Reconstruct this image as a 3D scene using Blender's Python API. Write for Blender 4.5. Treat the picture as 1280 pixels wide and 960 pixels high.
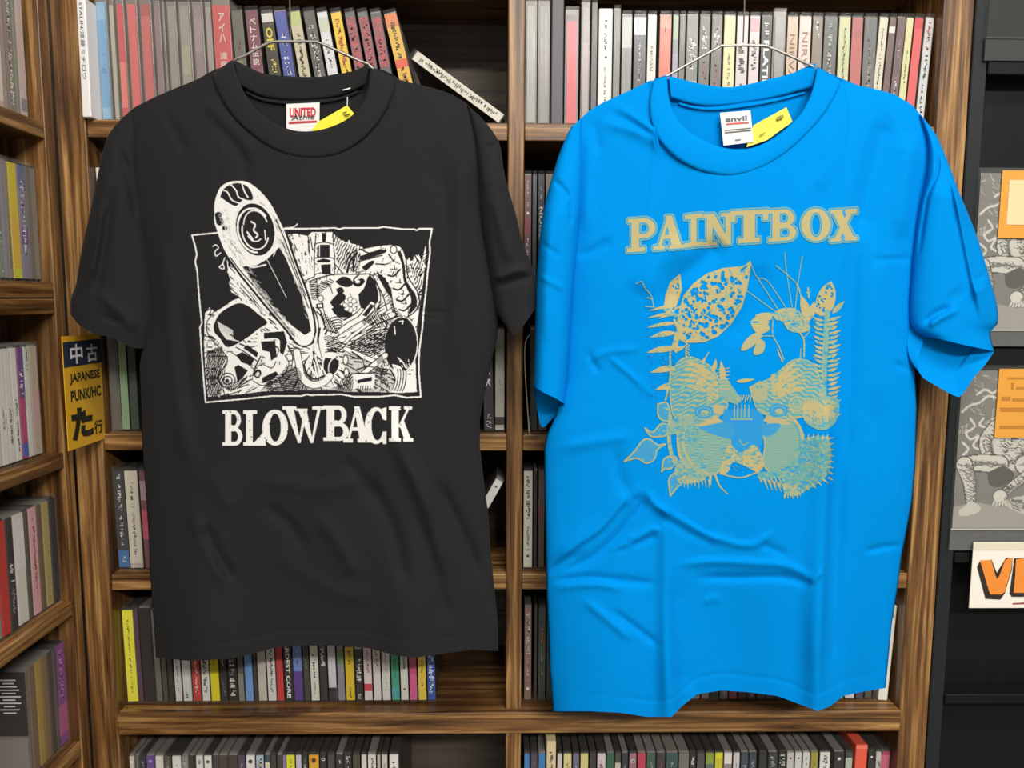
import bpy, bmesh, math, random
import numpy as np
from mathutils import Vector, Matrix
from mathutils.bvhtree import BVHTree

for o in list(bpy.data.objects):
    bpy.data.objects.remove(o, do_unlink=True)
scene = bpy.context.scene
COL = scene.collection
R = math.radians
random.seed(7)
rng = np.random.default_rng(11)

# ------------------------------------------------------------------ camera
FPX = 960.0
CAM = Vector((-0.0165, -0.87, 1.45))
PITCH, YAW, ROLL = R(6.2), R(1.0), R(0.25)
FWD = Vector((math.sin(YAW) * math.cos(PITCH), math.cos(YAW) * math.cos(PITCH), -math.sin(PITCH)))
_r = Vector((math.cos(YAW), -math.sin(YAW), 0.0))
_u = _r.cross(FWD)
RGT = _r * math.cos(ROLL) + _u * math.sin(ROLL)
UPV = _u * math.cos(ROLL) - _r * math.sin(ROLL)
cam_data = bpy.data.cameras.new('camera')
cam_data.sensor_width = 36.0
cam_data.lens = 36.0 * FPX / 1280.0
cam_data.clip_start = 0.02
cam = bpy.data.objects.new('camera', cam_data)
COL.objects.link(cam)
cam.matrix_world = Matrix(((RGT.x, UPV.x, -FWD.x, CAM.x), (RGT.y, UPV.y, -FWD.y, CAM.y),
                           (RGT.z, UPV.z, -FWD.z, CAM.z), (0, 0, 0, 1)))
scene.camera = cam

# ------------------------------------------------------------------ world, lamps, exposure
world = bpy.data.worlds.new('shop_ambient')
scene.world = world
world.use_nodes = True
world.node_tree.nodes['Background'].inputs[0].default_value = (1.0, 0.985, 0.96, 1)
world.node_tree.nodes['Background'].inputs[1].default_value = 0.20


def area_light(name, loc, target, sx, sy, power, color=(1.0, 0.97, 0.92)):
    l = bpy.data.lights.new(name, 'AREA')
    l.shape = 'RECTANGLE'
    l.size, l.size_y = sx, sy
    l.energy = power
    l.color = color
    o = bpy.data.objects.new(name, l)
    COL.objects.link(o)
    o.location = loc
    o.rotation_euler = (Vector(target) - Vector(loc)).to_track_quat('-Z', 'Y').to_euler()
    return o


# ceiling fluorescent tubes of the shop aisle
area_light('ceiling_tube_aisle', (0.30, -1.05, 2.62), (0.25, -0.9, 0.0), 1.2, 0.10, 20)
area_light('ceiling_tube_entry', (0.75, -2.5, 2.62), (0.6, -1.9, 0.0), 1.2, 0.10, 70)
area_light('ceiling_tube_counter', (-0.9, -2.3, 2.62), (-0.8, -1.8, 0.0), 1.2, 0.10, 30)

scene.view_settings.view_transform = 'Standard'
scene.view_settings.look = 'None'
scene.view_settings.gamma = 1.0
scene.view_settings.use_curve_mapping = False
scene.view_settings.exposure = 0.30


# ------------------------------------------------------------------ pixel rays to places in the room
def ray(px, py):
    return FWD * FPX + RGT * (px - 640.0) + UPV * (480.0 - py)


def at_y(px, py, y):
    v = ray(px, py)
    return CAM + v * ((y - CAM.y) / v.y)


def at_x(px, py, x):
    v = ray(px, py)
    return CAM + v * ((x - CAM.x) / v.x)


def at_y_arr(P, Y):
    """P (...,2) pixels, Y (...) depth -> (...,3)"""
    P = np.asarray(P, float)
    d = (np.array(FWD) * FPX)[None] + (P[..., 0:1] - 640.0) * np.array(RGT) + (480.0 - P[..., 1:2]) * np.array(UPV)
    t = (Y - CAM.y) / d[..., 1]
    return np.array(CAM) + d * t[..., None]


# ------------------------------------------------------------------ materials
def lin(h):
    if isinstance(h, str):
        h = h.lstrip('#')
        c = [int(h[i:i + 2], 16) / 255.0 for i in (0, 2, 4)]
    else:
        c = [v / 255.0 for v in h]
    return tuple(v / 12.92 if v <= 0.04045 else ((v + 0.055) / 1.055) ** 2.4 for v in c) + (1.0,)


def new_mat(name):
    m = bpy.data.materials.new(name)
    m.use_nodes = True
    nt = m.node_tree
    return m, nt, nt.nodes['Principled BSDF']


_paper = {}


def paper(col, rough=0.45, name='printed_paper'):
    k = (col, rough, name)
    if k not in _paper:
        m, nt, b = new_mat(name)
        n = nt.nodes.new('ShaderNodeTexNoise')
        n.inputs['Scale'].default_value = 60.0
        n.inputs['Detail'].default_value = 3.0
        mx = nt.nodes.new('ShaderNodeMixRGB')
        c = lin(col)
        mx.inputs[1].default_value = c
        mx.inputs[2].default_value = tuple(v * 0.82 for v in c[:3]) + (1,)
        nt.links.new(n.outputs[0], mx.inputs[0])
        nt.links.new(mx.outputs[0], b.inputs['Base Color'])
        b.inputs['Roughness'].default_value = rough
        _paper[k] = m
    return _paper[k]


def wood_mat(name, axis, ply, dark='#38220f', mid='#7a542d', light='#b98f58', rough=0.36):
    """stained plywood; grain runs along axis, the plies stack along ply."""
    m, nt, b = new_mat(name)
    L = nt.links.new
    tc = nt.nodes.new('ShaderNodeTexCoord')
    mp = nt.nodes.new('ShaderNodeMapping')
    s = [120.0, 120.0, 120.0]
    s[axis] = 5.0
    mp.inputs['Scale'].default_value = s
    L(tc.outputs['Object'], mp.inputs[0])
    n = nt.nodes.new('ShaderNodeTexNoise')
    n.inputs['Scale'].default_value = 1.0
    n.inputs['Detail'].default_value = 7.0
    n.inputs['Roughness'].default_value = 0.62
    n.inputs['Distortion'].default_value = 0.6
    L(mp.outputs[0], n.inputs['Vector'])
    r = nt.nodes.new('ShaderNodeValToRGB')
    r.color_ramp.elements[0].position = 0.34
    r.color_ramp.elements[0].color = lin(dark)
    r.color_ramp.elements[1].position = 0.68
    r.color_ramp.elements[1].color = lin(light)
    e = r.color_ramp.elements.new(0.5)
    e.color = lin(mid)
    L(n.outputs[0], r.inputs[0])
    # ply layers
    sep = nt.nodes.new('ShaderNodeSeparateXYZ')
    L(tc.outputs['Object'], sep.inputs[0])
    mp2 = nt.nodes.new('ShaderNodeMapping')
    s2 = [2.0, 2.0, 2.0]
    s2[ply] = 210.0
    s2[axis] = 5.0
    mp2.inputs['Scale'].default_value = s2
    L(tc.outputs['Object'], mp2.inputs[0])
    sn = nt.nodes.new('ShaderNodeTexNoise')
    sn.inputs['Scale'].default_value = 1.0
    sn.inputs['Detail'].default_value = 2.0
    L(mp2.outputs[0], sn.inputs['Vector'])
    mr = nt.nodes.new('ShaderNodeMapRange')
    mr.inputs[1].default_value = 0.42; mr.inputs[2].default_value = 0.68
    mr.inputs[3].default_value = 0.0; mr.inputs[4].default_value = 0.75
    L(sn.outputs[0], mr.inputs[0])
    mx = nt.nodes.new('ShaderNodeMixRGB')
    mx.inputs[2].default_value = lin(dark)
    L(mr.outputs[0], mx.inputs[0]); L(r.outputs[0], mx.inputs[1])
    L(mx.outputs[0], b.inputs['Base Color'])
    b.inputs['Roughness'].default_value = rough
    bp = nt.nodes.new('ShaderNodeBump')
    bp.inputs['Strength'].default_value = 0.25
    bp.inputs['Distance'].default_value = 0.001
    L(n.outputs[0], bp.inputs['Height']); L(bp.outputs[0], b.inputs['Normal'])
    return m


WOOD_Z = wood_mat('stained_ply_upright', 2, 0)          # uprights of the main unit
WOOD_ZY = wood_mat('stained_ply_upright_side', 2, 1)    # uprights of the side unit
WOOD_X = wood_mat('stained_ply_shelf', 0, 2)            # shelves along X
WOOD_Y = wood_mat('stained_ply_shelf_side', 1, 2)       # shelves along Y
WOOD_BACK = wood_mat('stained_back_board', 0, 1, '#443c36', '#675c53', '#7d7064', 0.6)


def fabric_mat(name, col, var=0.9, sheen=0.25, spec=0.15):
    m, nt, b = new_mat(name)
    L = nt.links.new
    tc = nt.nodes.new('ShaderNodeTexCoord')
    n = nt.nodes.new('ShaderNodeTexNoise')
    n.inputs['Scale'].default_value = 420.0
    n.inputs['Detail'].default_value = 3.0
    L(tc.outputs['Object'], n.inputs['Vector'])
    mx = nt.nodes.new('ShaderNodeMixRGB')
    c = lin(col)
    mx.inputs[1].default_value = tuple(v * var for v in c[:3]) + (1,)
    mx.inputs[2].default_value = tuple(min(1, v / var) for v in c[:3]) + (1,)
    L(n.outputs[0], mx.inputs[0]); L(mx.outputs[0], b.inputs['Base Color'])
    b.inputs['Roughness'].default_value = 0.9
    b.inputs['Specular IOR Level'].default_value = spec
    b.inputs['Sheen Weight'].default_value = sheen
    b.inputs['Sheen Roughness'].default_value = 0.5
    n2 = nt.nodes.new('ShaderNodeTexNoise')
    n2.inputs['Scale'].default_value = 45.0
    n2.inputs['Detail'].default_value = 5.0
    L(tc.outputs['Object'], n2.inputs['Vector'])
    bp = nt.nodes.new('ShaderNodeBump')
    bp.inputs['Strength'].default_value = 0.12
    bp.inputs['Distance'].default_value = 0.004
    L(n2.outputs[0], bp.inputs['Height']); L(bp.outputs[0], b.inputs['Normal'])
    return m


BLACK_COTTON = fabric_mat('black_cotton_jersey', '#202021', 0.93, 0.02)
BLUE_COTTON = fabric_mat('turquoise_blue_cotton_jersey', '#0080cc', 0.96, 0.0, 0.03)


def plastic_mat(name, col, alpha, rough=0.12):
    m, nt, b = new_mat(name)
    b.inputs['Base Color'].default_value = lin(col)
    b.inputs['Roughness'].default_value = rough
    b.inputs['Alpha'].default_value = alpha
    b.inputs['Specular IOR Level'].default_value = 0.6
    n = nt.nodes.new('ShaderNodeTexNoise')
    n.inputs['Scale'].default_value = 120.0
    bp = nt.nodes.new('ShaderNodeBump')
    bp.inputs['Strength'].default_value = 0.06
    bp.inputs['Distance'].default_value = 0.001
    nt.links.new(n.outputs[0], bp.inputs['Height']); nt.links.new(bp.outputs[0], b.inputs['Normal'])
    return m


CLEAR = plastic_mat('clear_polystyrene', '#9c9892', 0.07)
BAG = plastic_mat('clear_plastic_bag', '#b4aca2', 0.18, 0.16)


def plain(name, col, rough=0.5, metal=0.0, spec=0.5):
    m, nt, b = new_mat(name)
    b.inputs['Specular IOR Level'].default_value = spec
    n = nt.nodes.new('ShaderNodeTexNoise')
    n.inputs['Scale'].default_value = 30.0
    n.inputs['Detail'].default_value = 4.0
    mr = nt.nodes.new('ShaderNodeMapRange')
    mr.inputs[3].default_value = max(0.02, rough - 0.08); mr.inputs[4].default_value = rough + 0.08
    nt.links.new(n.outputs[0], mr.inputs[0]); nt.links.new(mr.outputs[0], b.inputs['Roughness'])
    b.inputs['Base Color'].default_value = lin(col)
    b.inputs['Metallic'].default_value = metal
    return m


TRAY_DARK = plain('dark_grey_disc_tray', '#2c2a28', 0.35)
TRAY_GREY = plain('pale_grey_disc_tray', '#77726c', 0.35)
TRAY_WHITE = plain('white_disc_tray', '#c9c6c0', 0.4)
WIRE = plain('bare_steel_wire', '#a8a49c', 0.35, 0.7)
RACK_BLACK = plain('black_painted_board', '#101112', 0.5, 0.0, 0.2)
RACK_GREY = plain('charcoal_rack_upright', '#202325', 0.5, 0.0, 0.25)
WALL = plain('off_white_wall_paint', '#c9c4ba', 0.8)
FLOOR = plain('grey_floor_tile', '#77726a', 0.5)


def ink_mat(name, col, under, half=None):
    """screen print: colour attribute 'ink' lays the ink over the cloth it is printed on"""
    m, nt, b = new_mat(name)
    L = nt.links.new
    at = nt.nodes.new('ShaderNodeAttribute'); at.attribute_name = 'ink'
    mx = nt.nodes.new('ShaderNodeValToRGB')
    mx.color_ramp.elements[0].color = lin(under); mx.color_ramp.elements[1].color = lin(col)
    if half:
        e = mx.color_ramp.elements.new(0.45)
        e.color = lin(half)
    L(at.outputs['Fac'], mx.inputs[0]); L(mx.outputs[0], b.inputs['Base Color'])
    b.inputs['Roughness'].default_value = 0.8
    b.inputs['Specular IOR Level'].default_value = 0.1
    return m


# ------------------------------------------------------------------ object helpers
def set_props(o, label, cat=None, group=None, kind=None):
    if label: o['label'] = label
    if cat: o['category'] = cat
    if group: o['group'] = group
    if kind: o['kind'] = kind
    return o


def empty(name, loc, label, cat, group=None, rot=(0, 0, 0)):
    o = bpy.data.objects.new(name, None)
    o.empty_display_size = 0.02
    COL.objects.link(o)
    o.location = loc
    o.rotation_euler = rot
    return set_props(o, label, cat, group)


def wmat(o):
    m = Matrix.Translation(o.location) @ o.rotation_euler.to_matrix().to_4x4()
    return wmat(o.parent) @ m if o.parent else m


def obj(name, mesh, mat=None, parent=None, label=None, world_space=False):
    """link a mesh; world_space: vertices are in room coordinates, brought into the parent's frame"""
    o = bpy.data.objects.new(name, mesh)
    if mat is not None and not mesh.materials:
        mesh.materials.append(mat)
    COL.objects.link(o)
    if parent is not None:
        o.parent = parent
        if world_space:
            mesh.transform(wmat(parent).inverted())
    if label: o['label'] = label
    return o


def mesh_of(name, verts, faces, smooth=False):
    me = bpy.data.meshes.new(name)
    me.from_pydata([tuple(v) for v in verts], [], faces)
    if smooth:
        me.polygons.foreach_set('use_smooth', [True] * len(me.polygons))
    me.update()
    return me


_boxes = {}


def box_mesh(x0, x1, y0, y1, z0, z1, bev=0.0, seg=1, cache=True):
    k = tuple(round(v, 5) for v in (x0, x1, y0, y1, z0, z1, bev)) + (seg,)
    bm = bmesh.new()
    bmesh.ops.create_cube(bm, size=1.0)
    bmesh.ops.scale(bm, vec=(x1 - x0, y1 - y0, z1 - z0), verts=bm.verts)
    bmesh.ops.translate(bm, vec=((x0 + x1) / 2, (y0 + y1) / 2, (z0 + z1) / 2), verts=bm.verts)
    if bev:
        bmesh.ops.bevel(bm, geom=bm.edges[:], offset=bev, segments=seg, affect='EDGES', profile=0.5)
    me = bpy.data.meshes.new('board')
    bm.to_mesh(me)
    bm.free()
    return me


def cached_box(mat, *a):
    k = (mat.name,) + tuple(round(v, 4) for v in a)
    if k not in _boxes:
        _boxes[k] = box_mesh(*a)
        _boxes[k].materials.append(mat)
    return _boxes[k]


def tube_mesh(pts, rad, n=8, name='wire'):
    pts = [Vector(p) for p in pts]
    V, F = [], []
    prev = None
    for i, p in enumerate(pts):
        t = (pts[min(i + 1, len(pts) - 1)] - pts[max(i - 1, 0)]).normalized()
        if prev is None:
            a = t.orthogonal().normalized()
        else:
            a = (prev - t * prev.dot(t)).normalized()
        prev = a
        b = t.cross(a)
        for k in range(n):
            w = 2 * math.pi * k / n
            V.append(p + a * (rad * math.cos(w)) + b * (rad * math.sin(w)))
    for i in range(len(pts) - 1):
        for k in range(n):
            F.append((i * n + k, i * n + (k + 1) % n, (i + 1) * n + (k + 1) % n, (i + 1) * n + k))
    F.append(tuple(range(n))[::-1]); F.append(tuple((len(pts) - 1) * n + k for k in range(n)))
    return mesh_of(name, V, F, True)


def smooth_pts(pts, n=120):
    """Catmull-Rom through pts, n samples"""
    P = np.asarray(pts, float)
    Q = np.vstack([2 * P[0] - P[1], P, 2 * P[-1] - P[-2]])
    out = []
    m = len(P) - 1
    for s in np.linspace(0, m, n):
        i = min(int(s), m - 1)
        t = s - i
        p0, p1, p2, p3 = Q[i], Q[i + 1], Q[i + 2], Q[i + 3]
        out.append(0.5 * ((2 * p1) + (-p0 + p2) * t + (2 * p0 - 5 * p1 + 4 * p2 - p3) * t * t
                          + (-p0 + 3 * p1 - 3 * p2 + p3) * t ** 3))
    return np.array(out)


_font_obj = None


def text_geo(s, bold=0.0):
    """text laid flat as (verts Nx2 normalised to a 0..1 box, faces, aspect)"""
    cu = bpy.data.curves.new('lettering_curve', 'FONT')
    cu.body = s
    cu.resolution_u = 2
    cu.offset = bold
    o = bpy.data.objects.new('lettering_curve', cu)
    COL.objects.link(o)
    dg = bpy.context.evaluated_depsgraph_get()
    me = bpy.data.meshes.new_from_object(o.evaluated_get(dg))
    V = np.array([v.co[:2] for v in me.vertices])
    F = [tuple(p.vertices) for p in me.polygons]
    bpy.data.objects.remove(o); bpy.data.curves.remove(cu); bpy.data.meshes.remove(me)
    if len(V) == 0:
        return np.zeros((0, 2)), [], 1.0
    mn, mx = V.min(0), V.max(0)
    sz = np.maximum(mx - mn, 1e-6)
    return (V - mn) / sz, F, sz[0] / sz[1]


# ------------------------------------------------------------------ the room shell
def structure(name, mesh, mat, label=None):
    o = obj(name, mesh, mat)
    o['kind'] = 'structure'
    return o


structure('floor', box_mesh(-2.2, 2.6, -3.2, 0.30, -0.05, 0.0), FLOOR)
structure('wall_back', box_mesh(-2.2, 2.6, 0.24, 0.30, 0.0, 2.8), WALL)
structure('wall_left', box_mesh(-0.80, -0.74, -3.2, 0.24, 0.0, 2.8), WALL)

# ------------------------------------------------------------------ main CD shelving unit
XLO, XLI = at_y(89, 480, 0).x, at_y(124.5, 480, 0).x
XRI, XRO = at_y(1150.5, 480, 0).x, at_y(1187, 480, 0).x
XD0, XD1 = at_y(633.6, 480, 0).x, at_y(653.8, 480, 0).x
SHELF = {0: 1.825, 1: 1.6445, 2: 1.4706, 3: 1.2968, 4: 1.1310, 5: 0.9625, 6: 0.795, 7: 0.62, 8: 0.45, 9: 0.28, 10: 0.10}
DEPTH = 0.175
SHELF[6] = at_y(300, 941, 0.014).z - 0.1248

unit = empty('cd_shelving_unit', ((XLO + XRO) / 2, 0.08, 0.0),
             'tall stained plywood CD shelving unit with two bays behind the T-shirts', 'shelf')


def upart(name, parent, mat, *a, bev=0.0012, label=None):
    return obj(name, box_mesh(*a, bev, 2), mat, parent, label, True)


upart('side_panel', unit, WOOD_Z, XLO, XLI, 0.0, DEPTH, 0.0, 2.05)
upart('side_panel', unit, WOOD_Z, XRI, XRO, 0.0, DEPTH, 0.0, 2.05)
upart('divider', unit, WOOD_Z, XD0, XD1, 0.003, DEPTH, SHELF[5] + 0.0002, 2.05)
upart('divider', unit, WOOD_Z, XD0, XD1, 0.003, DEPTH, 0.02, SHELF[5] - 0.0272)
upart('back_panel', unit, WOOD_BACK, XLO, XRO, DEPTH + 0.0004, DEPTH + 0.008, 0.0, 2.05, bev=0.0005)
for k, z in SHELF.items():
    if k == 5:
        upart('shelf', unit, WOOD_X, XLI + 0.0002, XRI - 0.0002, -0.003, DEPTH, z - 0.027, z, bev=0.0018)
    else:
        upart('shelf', unit, WOOD_X, XLI + 0.0002, XD0 - 0.0002, 0.002, DEPTH, z - 0.019, z)
        upart('shelf', unit, WOOD_X, XD1 + 0.0002, XRI - 0.0002, 0.002, DEPTH, z - 0.019, z)

# ------------------------------------------------------------------ CD unit standing at right angles on the left
XL = XLO - 0.0005
LZ = {'A': at_x(56, 153, XL).z, 'B': at_x(70, 353, XL).z, 'C': at_x(62, 572, XL).z,
      'D': at_x(63, 771, XL).z, 'E': at_x(90, 938, XL).z}
YR = -0.0205
side = empty('side_cd_unit', (XL - 0.08, -0.5, 0.0),
             'stained plywood CD unit at right angles along the left edge', 'shelf')
upart('side_panel', side, WOOD_ZY, XL - 0.17, XL, YR, YR + 0.018, 0.0, 2.05)
upart('side_panel', side, WOOD_ZY, XL - 0.17, XL, -0.86, -0.842, 0.0, 2.05)
upart('back_panel', side, WOOD_BACK, XL - 0.178, XL - 0.1704, -0.86, YR + 0.018, 0.0, 2.05, bev=0.0005)
LROW = dict(LZ)
for k, z in LROW.items():
    upart('shelf', side, WOOD_Y, XL - 0.17, XL - 0.001, -0.8418, YR - 0.0002, z - 0.017, z)
upart('shelf', side, WOOD_Y, XL - 0.17, XL - 0.001, -0.8418, YR - 0.0002, LZ['B'] - 0.034, LZ['B'] - 0.0178)
zz = LZ['A'] + 0.19
upart('shelf', side, WOOD_Y, XL - 0.17, XL - 0.001, -0.8418, YR - 0.0002, zz - 0.017, zz)
for zz in (0.72, 0.5, 0.28, 0.08):
    upart('shelf', side, WOOD_Y, XL - 0.17, XL - 0.001, -0.8418, YR - 0.0002, zz - 0.017, zz)


# ------------------------------------------------------------------ CD cases
def ordinal(n):
    suf = 'th' if 10 <= n % 100 <= 20 else {1: 'st', 2: 'nd', 3: 'rd'}.get(n % 10, 'th')
    return {1: 'first', 2: 'second', 3: 'third', 4: 'fourth', 5: 'fifth', 6: 'sixth'}.get(n, '%d%s' % (n, suf))


def spine_flat(name, verts2, faces, y, mat, parent):
    """flat lettering on the spine: verts2 are (x, z) in the case's frame"""
    me = mesh_of('spine_print', [(x, y, z) for x, z in verts2], faces)
    return obj(name, me, mat, parent)


def build_cd(th, h, depth, col, ops, kind, seed):
    """the parts of one case in its own frame: x across the spine, y into the shelf, z up. -> list of (name, mesh, mat)"""
    rr = random.Random(seed)
    parts = []
    if kind == 'sleeve':          # card sleeve, no plastic
        e = 0.0006
        parts.append(('sleeve', box_mesh(-th / 2, th / 2, 0.0, depth, 0, h, min(0.0012, th * 0.15), 2), paper(col, 0.4)))
        yf, m0, m1, sw = -0.00015, 0.0, h, th * 0.8
    else:
        shell = BAG if kind == 'bag' else CLEAR
        parts.append(('case', box_mesh(-th / 2, th / 2, 0.0, depth, 0, h, 0.0009, 2), shell))
        t2 = th / 2 - 0.00055
        tray = {'d': TRAY_DARK, 'g': TRAY_GREY, 'w': TRAY_WHITE}[rr.choice('dddgg') if kind != 'bag' else 'g']
        parts.append(('disc_tray', box_mesh(-t2, t2, 0.0034, depth - 0.003, 0.0022, h - 0.0030), tray))
        m0, m1 = 0.0030, h - (0.0050 if kind != 'bag' else 0.0090)
        ti = t2 * (0.72 if kind == 'bag' and th < 0.0165 else 1.0)
        parts.append(('spine_insert', box_mesh(-ti, ti, 0.0014, 0.0032, m0, m1), paper(col)))
        yf, sw = 0.00125, ti * 2 * 0.86
    H = m1 - m0
    for op in ops:
        c = op[0]
        if c == 'B':              # colour band
            _, colr, f0, f1 = op
            z1, z0 = m1 - f0 * H, m1 - f1 * H
            w = sw / 0.86 / 2 if kind != 'sleeve' else th / 2 * 0.96
            parts.append(('spine_band', mesh_of('band', [(-w, yf, z0), (w, yf, z0), (w, yf, z1), (-w, yf, z1)], [(0, 1, 2, 3)]), paper(colr)))
        elif c == 'T':            # lettering running down the spine
            _, s, colr, f0, f1, hf, bold = op
            V, F, asp = text_geo(s, bold)
            L = (f1 - f0) * H
            wx = sw * hf
            P = [((v[1] - 0.5) * wx, yf - 0.0002, m1 - f0 * H - v[0] * L) for v in V]
            parts.append(('lettering', mesh_of('lettering', P, F), paper(colr)))
        elif c == 'V':            # upright characters stacked
            _, s, colr, f0, f1, hf = op
            P, F = [], []
            n = len(s)
            step = (f1 - f0) * H / n
            for i, ch in enumerate(s):
                V, ff, asp = text_geo(ch, 0.01)
                if not len(V): continue
                wx = sw * hf * min(1, asp if asp < 0.5 else 1)
                hz = step * (0.82 if asp < 2.5 else 0.2)
                zc = m1 - f0 * H - (i + 0.5) * step
                b0 = len(P)
                P += [((v[0] - 0.5) * wx, yf - 0.0002, zc + (v[1] - 0.5) * hz) for v in V]
                F += [tuple(q + b0 for q in f) for f in ff]
            parts.append(('lettering', mesh_of('lettering', P, F), paper(colr)))
        elif c == 'M':            # print too small to read
            _, colr, f0, f1, hf = op
            P, F = [], []
            z = m1 - f0 * H
            zend = m1 - f1 * H
            while z > zend:
                dz = rr.uniform(0.0008, 0.0022)
                if rr.random() < 0.84:
                    for q in range(rr.choice((1, 2, 2))):
                        w = sw * hf * rr.uniform(0.25, 0.55)
                        x = rr.uniform(-1, 1) * (sw * hf - w) / 2
                        b0 = len(P)
                        P += [(x - w / 2, yf - 0.0002, z - dz), (x + w / 2, yf - 0.0002, z - dz),
                              (x + w / 2, yf - 0.0002, z), (x - w / 2, yf - 0.0002, z)]
                        F.append((b0, b0 + 1, b0 + 2, b0 + 3))
                z -= dz + rr.uniform(0.0003, 0.0011)
            if F:
                parts.append(('lettering', mesh_of('marks', P, F), paper(colr)))
        elif c == 'D':            # round device
            _, colr, f0, rf = op
            rad = sw * rf / 2
            zc = m1 - f0 * H
            P = [(rad * math.cos(2 * math.pi * k / 14), yf - 0.00025, zc + rad * math.sin(2 * math.pi * k / 14)) for k in range(14)]
            parts.append(('emblem', mesh_of('emblem', P, [tuple(range(14))]), paper(colr)))
    return parts


N_CD = 0


def add_cd(loc, rot, th, h, col, ops, kind, label, group, depth=0.142):
    global N_CD
    N_CD += 1
    e = empty('cd_case', loc, label, 'CD', group, rot)
    for nm, me, mt in build_cd(th, h, depth, col, ops, kind, N_CD):
        obj(nm, me, mt, e)
    return e


def row_of_cds(zs, yref, data, where, group, front=0.014, h=0.1245):
    """main unit. data: (x left px, x right px, lean deg, colour, words, ops, options)"""
    n = 0
    for d in data:
        xl, xr, lean, col, words, ops = d[:6]
        op = d[6] if len(d) > 6 else {}
        n += 1
        fy = front - op.get('out', 0.0)
        a, b = at_y(xl, yref, fy), at_y(xr, yref, fy)
        cx, cz = (a.x + b.x) / 2, (a.z + b.z) / 2
        an = R(-lean)
        hh = op.get('h', h)
        th = max(0.004, (b.x - a.x) * math.cos(an) - 0.0002)
        zb = zs + 0.0003 + abs(math.sin(an)) * th / 2
        bx = cx - (cz - zb) * math.tan(an)
        # keep the case between its two uprights
        lo, hi = (XLI, XD0) if bx < (XD0 + XD1) / 2 else (XD1, XRI)
        ext = [bx + sx * th / 2 * math.cos(an) + sz * hh * math.sin(an) for sx in (-1, 1) for sz in (0, 1)]
        bx += max(0.0, lo + 0.0006 - min(ext)) - max(0.0, max(ext) - hi + 0.0006)
        label = op.get('label') or '%s, %s from left on %s' % (words, ordinal(n), where)
        add_cd((bx, fy, zb), (0, an, 0), th, hh, col, ops, op.get('k', 'jewel'), label, group)


def side_row(zs, yref, data, where, group, h=0.1245):
    n = 0
    for d in data:
        xl, xr, lean, col, words, ops = d[:6]
        op = d[6] if len(d) > 6 else {}
        n += 1
        fx = XL - 0.012 + op.get('out', 0.0)
        a, b = at_x(xl, yref, fx), at_x(xr, yref, fx)
        th = max(0.004, abs(b.y - a.y) - 0.0005)
        cy = min((a.y + b.y) / 2, YR - 0.0006 - th / 2)
        label = '%s, %s from left on %s' % (words, ordinal(n), where)
        add_cd((fx, cy, zs + 0.0003), (0, 0, R(90)), th, op.get('h', h), col, ops, op.get('k', 'jewel'), label, group)


W, K = '#e8e4dc', '#1d1b1b'

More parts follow.
